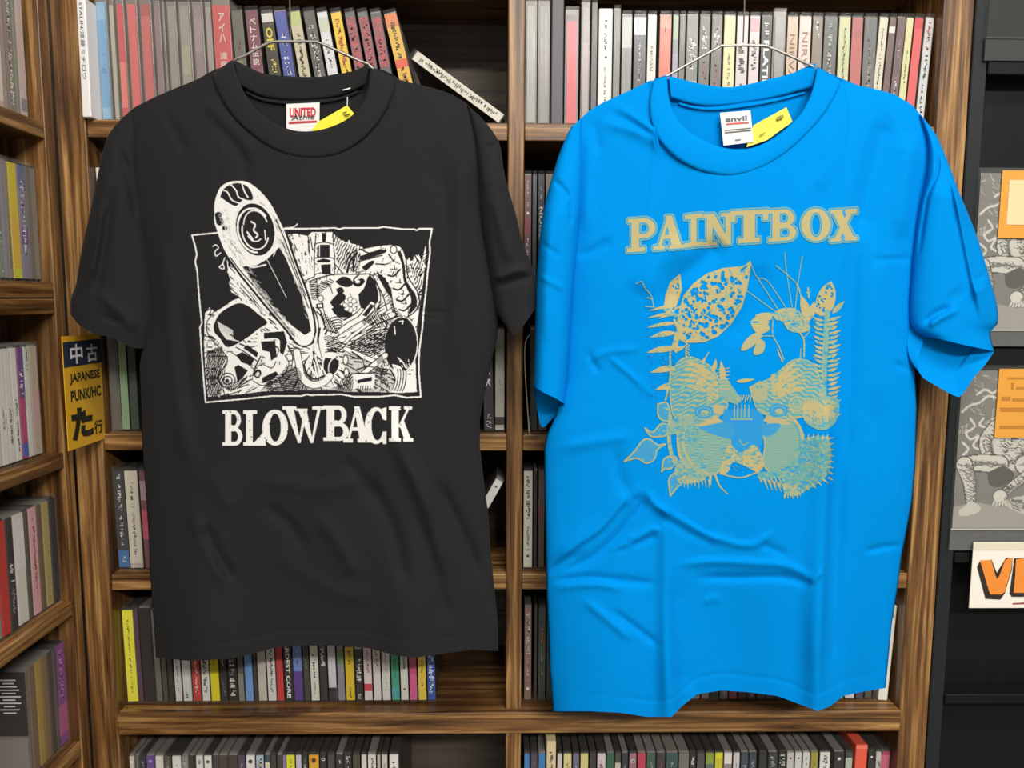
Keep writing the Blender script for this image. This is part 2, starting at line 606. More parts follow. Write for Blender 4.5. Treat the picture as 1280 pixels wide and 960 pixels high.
# ---- top row, left bay
row_of_cds(SHELF[1], 60, [
    (98, 109.5, 0, '#f1efec', 'thick white boxed CD with dark lettering', [('T', 'STALIN/遠藤ミチロウ', '#4f4848', .04, .68, .55, .0)], {'k': 'sleeve', 'out': .021, 'h': .1235}),
    (120, 136, 0.6, '#8fbfe0', 'pale blue bagged CD', [('B', '#6fa9d6', .15, .9), ('M', '#4f8fc0', .42, .6, .6)], {'k': 'bag', 'h': .136}),
    (137, 144.5, 0.8, '#b9b6a6', 'slim clear bagged CD', [], {'k': 'bag', 'h': .133}),
    (145.5, 157.5, 0.8, '#d8505a', 'coral red bagged CD', [('B', '#ef8078', .5, .9)], {'k': 'bag', 'h': .134}),
    (158.5, 174, 0.8, '#cf5256', 'wide red bagged CD', [('B', '#e4666a', .0, .92)], {'k': 'bag', 'h': .134}),
    (175, 191.5, 0.9, '#b8504f', 'brick red bagged CD', [('B', '#cf6664', .1, .95)], {'k': 'bag', 'h': .134}),
    (192.5, 202.5, 1.0, '#91757b', 'mauve bagged CD', [], {'k': 'bag', 'h': .133}),
    (203.2, 208, 1.0, '#7c7268', 'very slim taupe bagged CD', [], {'k': 'bag', 'h': .132}),
    (208.8, 222.5, 1.0, '#9a9185', 'beige grey bagged CD', [('M', '#c7bfa8', .2, .26, .6)], {'k': 'bag', 'h': .132}),
    (223.5, 240, 1.1, '#9d9588', 'greyish beige bagged CD', [('B', '#aaa28e', .35, .6)], {'k': 'bag', 'h': .132}),
    (241, 256, 1.2, '#8f7f80', 'dusty mauve bagged CD', [('B', '#9d8a8a', .1, .4)], {'k': 'bag', 'h': .132}),
    (257, 266, 1.4, '#a1958f', 'pinkish grey slim bagged CD', [], {'k': 'bag', 'h': .132}),
    (267, 290, 1.8, '#d0434a', 'thick red CD with white Japanese lettering', [('V', 'アイハ', W, .06, .33, .42), ('V', '遠藤ミチロウ', '#f0d9c8', .4, .86, .5)], {'k': 'bag', 'h': .134}),
    (292, 306.5, 3.2, '#6a675c', 'grey green CD with small red and yellow lettering', [('M', '#a8505a', .28, .42, .35), ('M', '#c9c78a', .46, .66, .5)]),
    (310, 326.5, 4.2, '#7a4450', 'maroon CD with white vertical lettering', [('V', 'ベトナム伝説', '#eee2de', .06, .5, .62)]),
    (331, 346.5, 6.2, '#3b372f', 'black CD with yellow lettering', [('B', '#d9d5cf', .02, .1), ('T', 'OFF', '#e2cd2e', .15, .36, .7, .03), ('M', '#d8c33a', .44, .9, .7)]),
    (348.5, 364, 7.4, '#4653a3', 'blue CD with white lettering', [('M', '#dfe2f0', .2, .8, .6)]),
    (367.5, 382.5, 8.4, '#c9c0a2', 'cream CD with brown lettering', [('B', '#b9c57c', .0, .12), ('M', '#6a5a48', .2, .8, .55)]),
    (386, 401, 9.0, '#575350', 'dark grey CD with white lettering', [('M', '#d6d2cb', .12, .44, .7), ('M', '#d6d2cb', .48, .95, .6)]),
    (403, 417, 9.4, '#dcdadb', 'white CD with small grey lettering', [('M', '#8a8790', .25, .5, .5), ('B', '#c7ccb8', .05, .18)]),
    (420.5, 434.5, 9.8, '#e8c21c', 'yellow CD with red and black lettering', [('M', '#b5451c', .06, .55, .6), ('M', '#6a4a14', .62, .95, .6)]),
    (438, 451.5, 9.9, '#55605e', 'left one of three grey red-lettered CDs', [('B', '#8a4a50', .04, .5), ('M', '#d04450', .04, .5, .9), ('B', '#5a605f', .5, .9), ('M', '#d7d3cc', .52, .8, .5)]),
    (454, 467.5, 9.9, '#55605e', 'middle one of three grey red-lettered CDs', [('B', '#8a4a50', .04, .5), ('M', '#d04450', .04, .5, .9), ('M', '#d7d3cc', .52, .8, .5)]),
    (470, 484, 9.9, '#4e5654', 'right one of three grey red-lettered CDs', [('B', '#8a4a50', .04, .5), ('M', '#d04450', .04, .5, .9), ('M', '#d7d3cc', .52, .8, .5)]),
    (489, 506, 13.2, '#dcae2c', 'yellow and orange leaning CD', [('B', '#d97a3a', .0, .12), ('M', '#4a3418', .06, .4, .5), ('B', '#e0542c', .42, .5), ('M', '#a8641c', .5, .95, .6)]),
], 'top left shelf', 'CDs on the top left shelf')
# the toppled case leaning against the divider
_a, _b = at_y(519, 66, 0.012), at_y(629, 147, 0.012)
_ang = math.atan2(_b.x - _a.x, _a.z - _b.z)
add_cd((XD0 - 0.0012 - 0.012 * math.cos(_ang) / 2 * 1.05, 0.012, SHELF[1] + 0.0006 + math.sin(_ang) * 0.0118 / 2), (0, -_ang, 0), 0.0118, 0.1245, '#d9d2c0',
       [('M', '#6d675c', .06, .94, .7)], 'jewel', 'white-spined CD case toppled against the divider on the top left shelf', 'CDs on the top left shelf')

# ---- top row, right bay
row_of_cds(SHELF[1], 60, [
    (656, 671.5, 0, '#8a8c88', 'clear shiny bagged CD', [('B', '#a6a8a2', .0, 1)], {'k': 'bag', 'h': .137}),
    (672, 688, 0, '#8f8e8e', 'grey bagged CD', [('B', '#9a8f90', .4, .62)], {'k': 'bag', 'h': .137}),
    (689, 705, 0, '#413a40', 'blackish purple CD sleeve', [], {'k': 'sleeve', 'h': .137}),
    (706, 724, 0, '#6c6468', 'grey CD with a bright coral red stripe', [('B', '#e25462', .06, 1)], {'k': 'bag', 'h': .128}),
    (726, 738, 0, '#a39a98', 'pinkish grey bagged CD', [('B', '#b3a3a6', .3, .9)], {'k': 'bag', 'h': .136}),
    (739, 747, 0, '#5f5f5c', 'slim dark grey CD', [('B', '#55566a', .8, 1)], {'h': .136}),
    (748, 765.5, 0, '#dbdbd2', 'white CD with grey lettering', [('M', '#75736e', .1, .42, .3), ('M', '#a5a37c', .5, .8, .25)], {'k': 'sleeve', 'h': .126}),
    (766.5, 776, 0, '#7f8079', 'mid grey slim CD', [], {'h': .130}),
    (777, 790.5, 0, '#8b8c88', 'grey CD with white edges', [('B', '#b9bab4', .02, .3)]),
    (792, 808, 0, '#4a4b50', 'black CD with white top block and lettering', [('B', '#efe9da', .02, .18), ('M', '#c6c3bc', .22, .62, .35), ('M', '#c6c3bc', .74, .95, .5)]),
    (809, 821, 0, '#d9d8cb', 'white CD with green edge', [('M', '#8a8a80', .28, .5, .5)]),
    (824, 839.5, 0, '#d4705a', 'salmon orange CD', [('B', '#d98a74', .0, .12), ('M', '#8a3c34', .1, .16, .3), ('M', '#8a3c34', .7, .78, .3)]),
    (840.5, 848.5, 0, '#87898c', 'slim lilac grey CD', [('B', '#9cac90', .0, .22), ('B', '#9b94a8', .35, 1)]),
    (849, 857, 0, '#6f675b', 'slim taupe CD', []),
    (858, 873, 0, '#7d7b74', 'grey CD with bold white lettering', [('M', '#f2f0ea', .16, .5, .8), ('B', '#b9b5ac', .6, .72)]),
    (874, 888, 0, '#67655f', 'grey CD with white cross marking', [('M', '#d9d6cf', .1, .3, .7), ('M', '#9a5a60', .42, .6, .5), ('M', '#e4e1d9', .72, .95, .7)]),
    (889, 903, 0, '#6a6560', 'grey CD with white cross and reddish print', [('M', '#d9d6cf', .1, .3, .7), ('M', '#9a4a5c', .42, .66, .5), ('M', '#dcd8d0', .74, .95, .6)]),
    (904.5, 919.5, 0, '#dcd79e', 'pale yellow CD', [('B', '#e3c79a', .02, .16), ('M', '#8d8a5c', .34, .8, .3)]),
    (920.5, 935.5, 0, '#cfc8c3', 'white CD with black line drawing', [('M', '#4a4644', .28, .52, .8), ('M', '#9a938e', .62, .9, .6)]),
    (936.5, 950, 0, '#d6c9c6', 'pinkish white CD with grey print', [('B', '#c79aa2', .02, .14), ('M', '#7a7470', .22, .5, .7)]),
    (951, 965, 0, '#38383a', 'black CD with bold white capital lettering', [('M', '#f0eeea', .05, .18, .6), ('T', 'PLATINUME', '#f0eeea', .22, .97, .62, .03)]),
    (966, 982.5, 0, '#8b8b88', 'plain clear grey CD', [], {'k': 'bag', 'h': .1285}),
    (983.5, 997.5, 0, '#cbb39a', 'beige CD with brown wavy lettering', [('T', 'NIRVANA N', '#7a5a48', .16, .96, .6, .0)]),
    (998.5, 1014, 0, '#e0cbc2', 'pale pink CD with brown wavy lettering', [('T', 'NIRVANA', '#8a5a4c', .14, .78, .6, .0)]),
    (1015, 1028.5, 0, '#87796c', 'taupe CD with reddish lower half', [('M', '#d4cfc4', .04, .2, .5), ('B', '#a05a50', .5, .9)]),
    (1029.5, 1046.5, 0, '#5f605d', 'dark grey CD with white lettering', [('M', '#cfccc4', .06, .95, .38)]),
    (1048, 1063, 0, '#c6c79c', 'pale green CD', [('M', '#9da07a', .1, .8, .35)]),
    (1064, 1078.5, 0, '#a85c5a', 'dull red CD', [('B', '#b8625f', .2, .9)]),
    (1079.5, 1096, 0, '#666562', 'charcoal grey CD with pale lettering', [('M', '#a5a29a', .2, .8, .4)]),
    (1096.6, 1108, -2.8, '#d3cfb8', 'cream CD leaning right', [('M', '#8d897a', .1, .9, .35)]),
    (1109, 1118, -2.8, '#6e5650', 'brown CD leaning right', [('B', '#d9d0cc', .08, .14), ('M', '#b08a84', .6, .95, .4)]),
    (1119, 1130, -2.8, '#6b5357', 'mauve brown CD leaning right with white lettering', [('M', '#ddd6d4', .55, .9, .5), ('M', '#b8a0a2', .2, .4, .35)]),
    (1130.2, 1139.7, -2.8, '#d3d09a', 'pale yellow CD leaning right', [('M', '#9a9a70', .3, .6, .4)]),
    (1140.5, 1152, -2.8, '#cb4048', 'bright red CD leaning right', [('B', '#d85a5a', .1, .9)]),
    (1157.5, 1169, -2.8, '#c9c9c6', 'white CD with red and blue lettering leaning right', [('M', '#c05a64', .04, .3, .6), ('M', '#4a6a84', .34, .62, .6), ('M', '#55555a', .64, .95, .5)]),
], 'top right shelf', 'CDs on the top right shelf')

# ---- second row
row_of_cds(SHELF[2], 240, [
    (107.5, 121.5, 1.5, '#dedad6', 'white CD with black lettering beside black sleeve', [('T', 'STRUMMER', '#3a3634', .04, .7, .5, .0)], {'label': 'white CD with black lettering at left end of second shelf, beside black sleeve', 'k': 'sleeve'}),
    (134, 144, 1.5, '#4a4540', 'dark CD', [], {'label': 'dark CD second from left on second left shelf behind black sleeve'}),
    (621, 631, 0, '#7d7a74', 'grey CD', [], {'label': 'grey CD against the divider on second left shelf'}),
], 'second left shelf', 'CDs on the second left shelf')
row_of_cds(SHELF[2], 240, [
    (655, 664.5, 0, '#6e4a50', 'dull maroon CD with white dots and lettering', [('M', '#d6cfce', .05, .34, .4), ('D', '#e6e2e0', .36, .5), ('B', '#8a3c48', .4, .56), ('M', '#dcd6d4', .6, .95, .5)]),
    (665.5, 671.5, 0, '#4a5054', 'slim slate grey CD', []),
    (672.5, 681, 0, '#33363c', 'black CD with white capitals', [('T', 'NOISEMAKER', '#eceae8', .3, .95, .7, .02), ('M', '#c9c6c2', .1, .22, .3)]),
    (682, 692, 0, '#7d7462', 'brownish CD beside blue sleeve', [('B', '#6a5a4c', .3, .5)]),
    (693, 704, 0, '#4c4c4c', 'dark grey CD behind blue sleeve', []),
], 'second right shelf', 'CDs on the second right shelf')

# ---- third row
row_of_cds(SHELF[3], 500, [
    (137, 149, 0.4, '#5a5a58', 'grey bagged CD beside yellow index card', [], {'k': 'bag'}),
    (150, 160.5, 0.4, '#4f6a4a', 'green-striped CD', [('B', '#8fae86', .1, 1)], {}),
    (161.5, 172, 0.4, '#3c5048', 'dark green CD', []),
    (604, 617, 1.2, '#2c2c30', 'black CD with white capitals', [('T', 'HOLK', '#e6e4e0', .22, .58, .6, .03), ('M', '#c4c2be', .84, .98, .7)]),
    (618.5, 631, 0, '#bdbaa9', 'beige CD with a black block at the foot', [('M', '#86847a', .5, .6, .3), ('B', '#2c2c2a', .87, .95)]),
], 'third left shelf', 'CDs on the third left shelf')
row_of_cds(SHELF[3], 500, [
    (662, 672, 0, '#26302e', 'blackish CD beside the clear divider sheet', []),
    (673, 684, 0, '#4a443c', 'dark brown CD behind blue sleeve', []),
], 'third right shelf', 'CDs on the third right shelf')

# ---- fourth row
row_of_cds(SHELF[4], 650, [
    (142, 156.5, 1.2, '#3b3a3b', 'black CD with white script and blue foot', [('M', '#e2dfda', .03, .07, .6), ('M', '#d6d3ce', .14, .4, .4), ('M', '#d6d3ce', .46, .78, .4), ('B', '#3f6da0', .82, .99), ('M', '#c9d8ea', .88, .94, .5)]),
    (158, 175, 1.2, '#cfc8b4', 'cream CD with grey lettering', [('M', '#87816f', .1, .85, .35), ('B', '#b8a8a4', .95, 1)]),
    (176.5, 184.5, 1.2, '#7a4652', 'maroon and pink CD beside black hem', [('B', '#a88a94', .1, .3), ('B', '#c2506a', .4, .7)]),
    (186, 197, 1.0, '#38363a', 'dark CD behind black shirt', []),
], 'fourth left shelf', 'CDs on the fourth left shelf')
_p = at_y(617, 615, 0.016)
_an = R(29)
add_cd((XD0 - 0.0012 - 0.1245 * math.sin(_an) - 0.0105 / 2 * math.cos(_an), 0.016, SHELF[4] + 0.0006 + math.sin(_an) * 0.0055), (0, _an, 0), 0.0105, 0.1245, '#d8d6d0',
       [('D', '#4a4a4a', .07, .3), ('B', '#1f1f20', .3, 1.0)], 'jewel', 'white-topped CD tilted against the divider beside the black shirt', 'CDs on the fourth left shelf')
row_of_cds(SHELF[4], 650, [
    (654, 666, 0, '#dad8c6', 'cream CD with dark lettering', [('M', '#4a4a44', .03, .5, .55), ('M', '#77766c', .52, .84, .4), ('D', '#3c3c38', .88, .4)]),
    (667, 671.5, 0, '#2e2e2e', 'very slim black CD', []),
    (672.5, 681, 0, '#5a4a42', 'brown CD beside blue shirt edge', [('B', '#7a3c48', .35, .5)]),
    (682, 693, 0, '#3a3a3c', 'dark CD behind blue shirt', []),
], 'fourth right shelf', 'CDs on the fourth right shelf')

# ---- fifth row
row_of_cds(SHELF[5], 840, [
    (155, 169, 1.0, '#e9e33c', 'bright yellow CD', [('M', '#b89a30', .08, .9, .3)], {'h': .122}),
    (170.2, 177, 1.2, '#54354a', 'slim plum CD', [], {'k': 'jewel'}),
    (178, 192, 1.4, '#221e1e', 'black CD with pale edge', []),
    (193, 200.5, 1.4, '#6a6862', 'slim grey CD', [], {'h': .122}),
    (201.3, 208, 1.2, '#4a413b', 'slim dark brown CD', [('M', '#9a948a', .3, .6, .4)]),
    (208.8, 215.5, 1.2, '#332b28', 'very dark brown slim CD', []),
    (216.5, 225.5, 1.2, '#d9d5d0', 'white CD with thin grey lettering', [('M', '#7a7670', .3, .9, .4)]),
    (226.5, 238, 1.2, '#d3dad4', 'white CD with pale green tint', [('M', '#7a807a', .9, .95, .5)]),
    (238.8, 249.6, 1.2, '#c63c36', 'red CD with white Japanese lettering', [('M', '#f2e0d8', .5, .95, .5)]),
    (250.4, 260.8, 1.2, '#dfe0d4', 'white CD with green and black lettering', [('M', '#2f5a44', .3, .58, .7), ('M', '#2c2c2a', .58, .9, .7)]),
    (261.5, 273, 1.2, '#e3d512', 'yellow CD with plain spine', [('M', '#9a8e10', .5, .6, .3)]),
    (274, 283, 1.2, '#262322', 'black CD with grey lettering', [('M', '#b9b5ae', .3, .62, .5), ('M', '#8a7d92', .75, .98, .6)]),
    (284, 295.5, 1.2, '#1f1d1c', 'black CD with white script lettering', [('M', '#e4e1da', .4, .95, .8)]),
    (296.3, 304, 1.2, '#5c5c54', 'slim grey green CD', [('B', '#86867a', .7, 1)]),
    (305, 315.3, 1.2, '#6f9bd0', 'light blue CD', [('B', '#9aa2a8', .0, .5), ('B', '#6f9fdc', .55, 1.0)]),
    (316, 320.4, 1.2, '#3d3230', 'very slim dark CD', []),
    (321.2, 332.2, 1.2, '#c9c2b6', 'beige CD', []),
    (333, 344, 1.2, '#ddddd4', 'white CD with red and green lettering', [('M', '#3f7a5c', .45, .56, .6), ('M', '#c04a58', .57, .74, .6), ('M', '#4a7a64', .76, .9, .6)]),
    (344.6, 353.8, 1.2, '#cf3138', 'plain red CD', [('M', '#dc6a5c', .5, .7, .3)]),
    (354.5, 365, 1.2, '#1f1e1d', 'black CD with bold white capitals', [('T', 'HARDEST CORE', '#efede6', .3, .97, .62, .03)]),
    (366, 377.8, 1.2, '#5a3a8e', 'purple and blue CD', [('B', '#6f8ad0', .35, .68), ('M', '#b8c4ea', .4, .6, .5)]),
    (378.8, 386.4, 1.2, '#3e4038', 'slim dark green CD', [('M', '#6f9a70', .55, .65, .4)]),
    (387.2, 398.2, 1.2, '#e2dfd2', 'ivory CD with dark lettering', [('M', '#4a4844', .5, .75, .5), ('M', '#9a968a', .8, .92, .3)]),
    (399, 408.6, 1.2, '#2c2a2b', 'black CD with white barcode-like block', [('M', '#e2e0da', .3, .62, .8)]),
    (409.4, 420, 1.2, '#d2d1d8', 'white CD with lilac edge and black foot', [('B', '#2a2829', .86, 1.0)]),
    (421, 430.3, 1.2, '#8a8792', 'lilac grey CD', [('B', '#6f8a58', .45, .6)]),
    (431, 442.8, 1.2, '#e2c01e', 'golden yellow CD with purple top', [('B', '#5c4a9a', .1, .42), ('M', '#7a641c', .46, .6, .5), ('M', '#9a861c', .85, .96, .4)]),
    (443.6, 453.2, 1.2, '#262322', 'black CD with white brush lettering', [('B', '#b7c2a4', .38, .44), ('M', '#e9e6e0', .55, .8, .9), ('M', '#c4c0ba', .9, .98, .6)]),
    (454, 464.8, 1.2, '#e0cfcf', 'pinkish white CD with red band', [('M', '#c07a80', .4, .7, .5), ('B', '#d2414e', .82, .9)]),
    (465.6, 475.8, 1.2, '#ddd3cf', 'white CD with red capitals', [('M', '#9a5a5c', .42, .62, .5)]),
    (476.6, 487.6, 1.2, '#d6d6ce', 'pale grey white CD', [('M', '#b5aea6', .4, .9, .3)]),
    (488.4, 499, 1.2, '#3f9a7c', 'teal green CD', [('M', '#2c6a5c', .3, .75, .25), ('B', '#4aa0a0', .86, .98)]),
    (499.8, 510, 1.2, '#d8d8cc', 'white CD with dark top lettering', [('M', '#55524c', .45, .65, .5), ('D', '#5c5a54', .88, .4)]),
    (510.8, 521, 1.2, '#d0588a', 'pink CD', [('B', '#c04a74', .38, .72)]),
    (521.8, 532.6, 1.2, '#e0c43c', 'yellow CD with white stripe', [('B', '#e6e2c0', .0, .5), ('M', '#c77a28', .55, .85, .4)]),
    (533.4, 544, 1.2, '#2a4ca6', 'blue CD with white lettering', [('M', '#dfe6f6', .3, .98, .85)]),
], 'fifth left shelf', 'CDs on the fifth left shelf', front=0.019)
row_of_cds(SHELF[5], 840, [
    (655, 664.5, 0, '#8a6a62', 'brownish CD with white lettering', [('M', '#e6dcd6', .04, .5, .8), ('M', '#d9c9c2', .55, .8, .4), ('D', '#e8e0da', .88, .6)]),
    (667, 671.5, 0, '#35302f', 'very slim black CD', []),
    (672.5, 682, 0, '#3c4a40', 'dark green CD with orange lettering', [('M', '#cf5a3c', .18, .38, .5), ('M', '#8aa08c', .42, .8, .5)]),
    (683, 692, 0, '#2c2830', 'blackish CD beside blue hem', []),
], 'fifth right shelf', 'CDs on the fifth right shelf', front=0.019)
_cols = [('#d9d4d2', 'white'), ('#b9b4a4', 'pale grey'), ('#454038', 'dark olive'), ('#8d8a86', 'grey'), ('#a04a5a', 'rose red'), ('#6a3a44', 'maroon'), ('#5a444a', 'plum brown'), ('#4c5a54', 'slate green'),
         ('#5c5560', 'greyish purple'), ('#3c3436', 'blackish'), ('#4a6a5c', 'sea green'), ('#3a3a38', 'charcoal')]
row_of_cds(SHELF[5], 868, [(865 + 11.6 * i, 865 + 11.6 * i + 10.6, 0, c, '%s CD peeping out under the blue hem' % w,
                            [('M', '#cfc9c0', .82, .97, .5)] if i % 3 == 0 else [], {'label': '%s CD peeping out under the blue hem on the fifth shelf' % w}) for i, (c, w) in enumerate(_cols)]
           + [(1044, 1055, -2, '#c9a98a', 'x', [('M', '#8a7060', .88, .96, .5)], {'label': 'tan CD peeping out right of the blue hem point'}),
              (1056.5, 1069, -2.2, '#d6d2dc', 'x', [('M', '#8d8a9a', .84, .92, .5)], {'label': 'lilac white CD peeping out right of the blue hem point'}),
              (1070, 1080, -2.3, '#4a3f58', 'x', [], {'label': 'dark purple CD under the right part of the blue hem'}),
              (1081, 1090.5, -2.4, '#4c4e3c', 'x', [('M', '#8a8d6c', .84, .92, .4)], {'label': 'dark olive CD under the right part of the blue hem'}),
              (1090.8, 1097, -2.5, '#302a2e', 'x', [('M', '#c9c3c6', .86, .92, .4)], {'label': 'black CD second from right end of the fifth shelf'}),
              (1109, 1121, -2.5, '#dedbd0', 'x', [('M', '#5a5852', .04, .12, .6), ('M', '#c4a08a', .3, .6, .2)], {'label': 'tall cream CD at right end of the fifth shelf beside the blue hem', 'k': 'sleeve', 'h': .1215})],
           'fifth right shelf', 'CDs on the fifth right shelf', front=0.019)

# ---- sixth row
row_of_cds(SHELF[6], 950, [
    (160.5, 167.5, 0, '#cfc4b4', 'slim cream CD', [('D', '#f0ebe0', .06, .7)]),
    (168.2, 173, 0, '#6f6a62', 'slim grey CD', []),
    (173.8, 181.3, 0, '#33343a', 'black CD with white stroke', [('M', '#d6d6da', .05, .4, .4)]),
    (182, 192.4, 0, '#6a4a94', 'purple CD', [('D', '#b78fd4', .05, .5)]),
    (193.2, 203.8, 0, '#dedad2', 'white CD', []),
    (204.6, 213.4, 0, '#5c5a4c', 'dark olive CD', [('M', '#a5a28c', .05, .4, .5)]),
    (214.2, 225.8, 0, '#e2dfd8', 'white CD with tiny dot', [('D', '#6a6660', .1, .2)]),
    (226.6, 235, 0, '#8b8680', 'grey CD with white top', [('M', '#e6e3de', .02, .1, .7)]),
    (235.8, 243.2, 0, '#302c2a', 'slim black CD', []),
    (244, 253.5, 0, '#dddad0', 'ivory CD, left one of a pair', [('M', '#7a766c', .03, .07, .4)]),
    (254.2, 264.2, 0, '#e0ddd4', 'ivory CD with dark emblem', [('D', '#4a463e', .06, .6)]),
    (265, 272.2, 0, '#3d3a36', 'slim charcoal CD', []),
    (273, 284, 0, '#443c36', 'dark brown CD', []),
    (284.8, 296.2, 0, '#3f372f', 'dark olive brown CD', []),
    (297, 306, 0, '#4a4056', 'dark violet CD', [('M', '#a79ab4', .08, .3, .4)]),
    (306.8, 318.4, 0, '#e0dbda', 'white CD with black emblem', [('D', '#3a3634', .06, .6)]),
    (319.2, 329.4, 0, '#a9bccb', 'pale blue patterned CD', [('M', '#c79a5a', .03, .5, .8)]),
    (330.2, 337.2, 0, '#3a5056', 'dark teal CD with cream block', [('B', '#d9cfb0', .07, .5)]),
    (338, 345, 0, '#3a3632', 'dark slim CD', []),
    (345.8, 352.6, 0, '#423c38', 'dark taupe slim CD', []),
    (353.2, 356.4, 0, '#8a7a94', 'very slim violet CD', []),
    (357.2, 368.4, 0, '#dddb2c', 'lemon yellow CD', [('M', '#8d8a1c', .04, .3, .5)]),
    (369, 376.6, 0, '#c4bfd2', 'lavender CD', []),
    (377.4, 384.4, 0, '#1f2422', 'black CD with white lettering', [('M', '#d9dcd2', .03, .5, .6)]),
    (385.2, 398.6, 0, '#e0a92c', 'orange yellow CD with brown ring', [('D', '#a8641c', .05, .7), ('D', '#e0a92c', .05, .35)]),
    (399.4, 408.2, 0, '#2c2826', 'black CD with white emblem', [('D', '#dcd8d0', .04, .7), ('D', '#2c2826', .04, .4)]),
    (409, 418.4, 0, '#4a3e42', 'dark mauve CD', []),
    (419.2, 428.4, 0, '#242224', 'black CD with small white mark', [('M', '#dedbd8', .04, .08, .6)]),
    (429.2, 439.4, 0, '#262424', 'black CD with large white mark', [('M', '#e6e4e0', .01, .1, .9), ('M', '#d6d4d0', .12, .3, .5)]),
    (440.2, 450, 0, '#4a4638', 'olive black CD', []),
    (451, 458.4, 0, '#d9d4c6', 'slim ivory CD', []),
    (459.2, 470, 0, '#dedad0', 'white CD with grey capitals', [('M', '#6a665e', .03, .4, .6)]),
    (470.8, 475.6, 0, '#b5b0a4', 'very slim pale CD', []),
    (476.2, 484.4, 0, '#c4c0b4', 'pale grey CD', [('M', '#77736a', .1, .4, .3)]),
    (486, 498.4, 0, '#dfdcd2', 'white CD with dark capitals at row end', [('M', '#44423e', .05, .5, .6)]),
], 'sixth left shelf', 'CDs on the sixth left shelf')
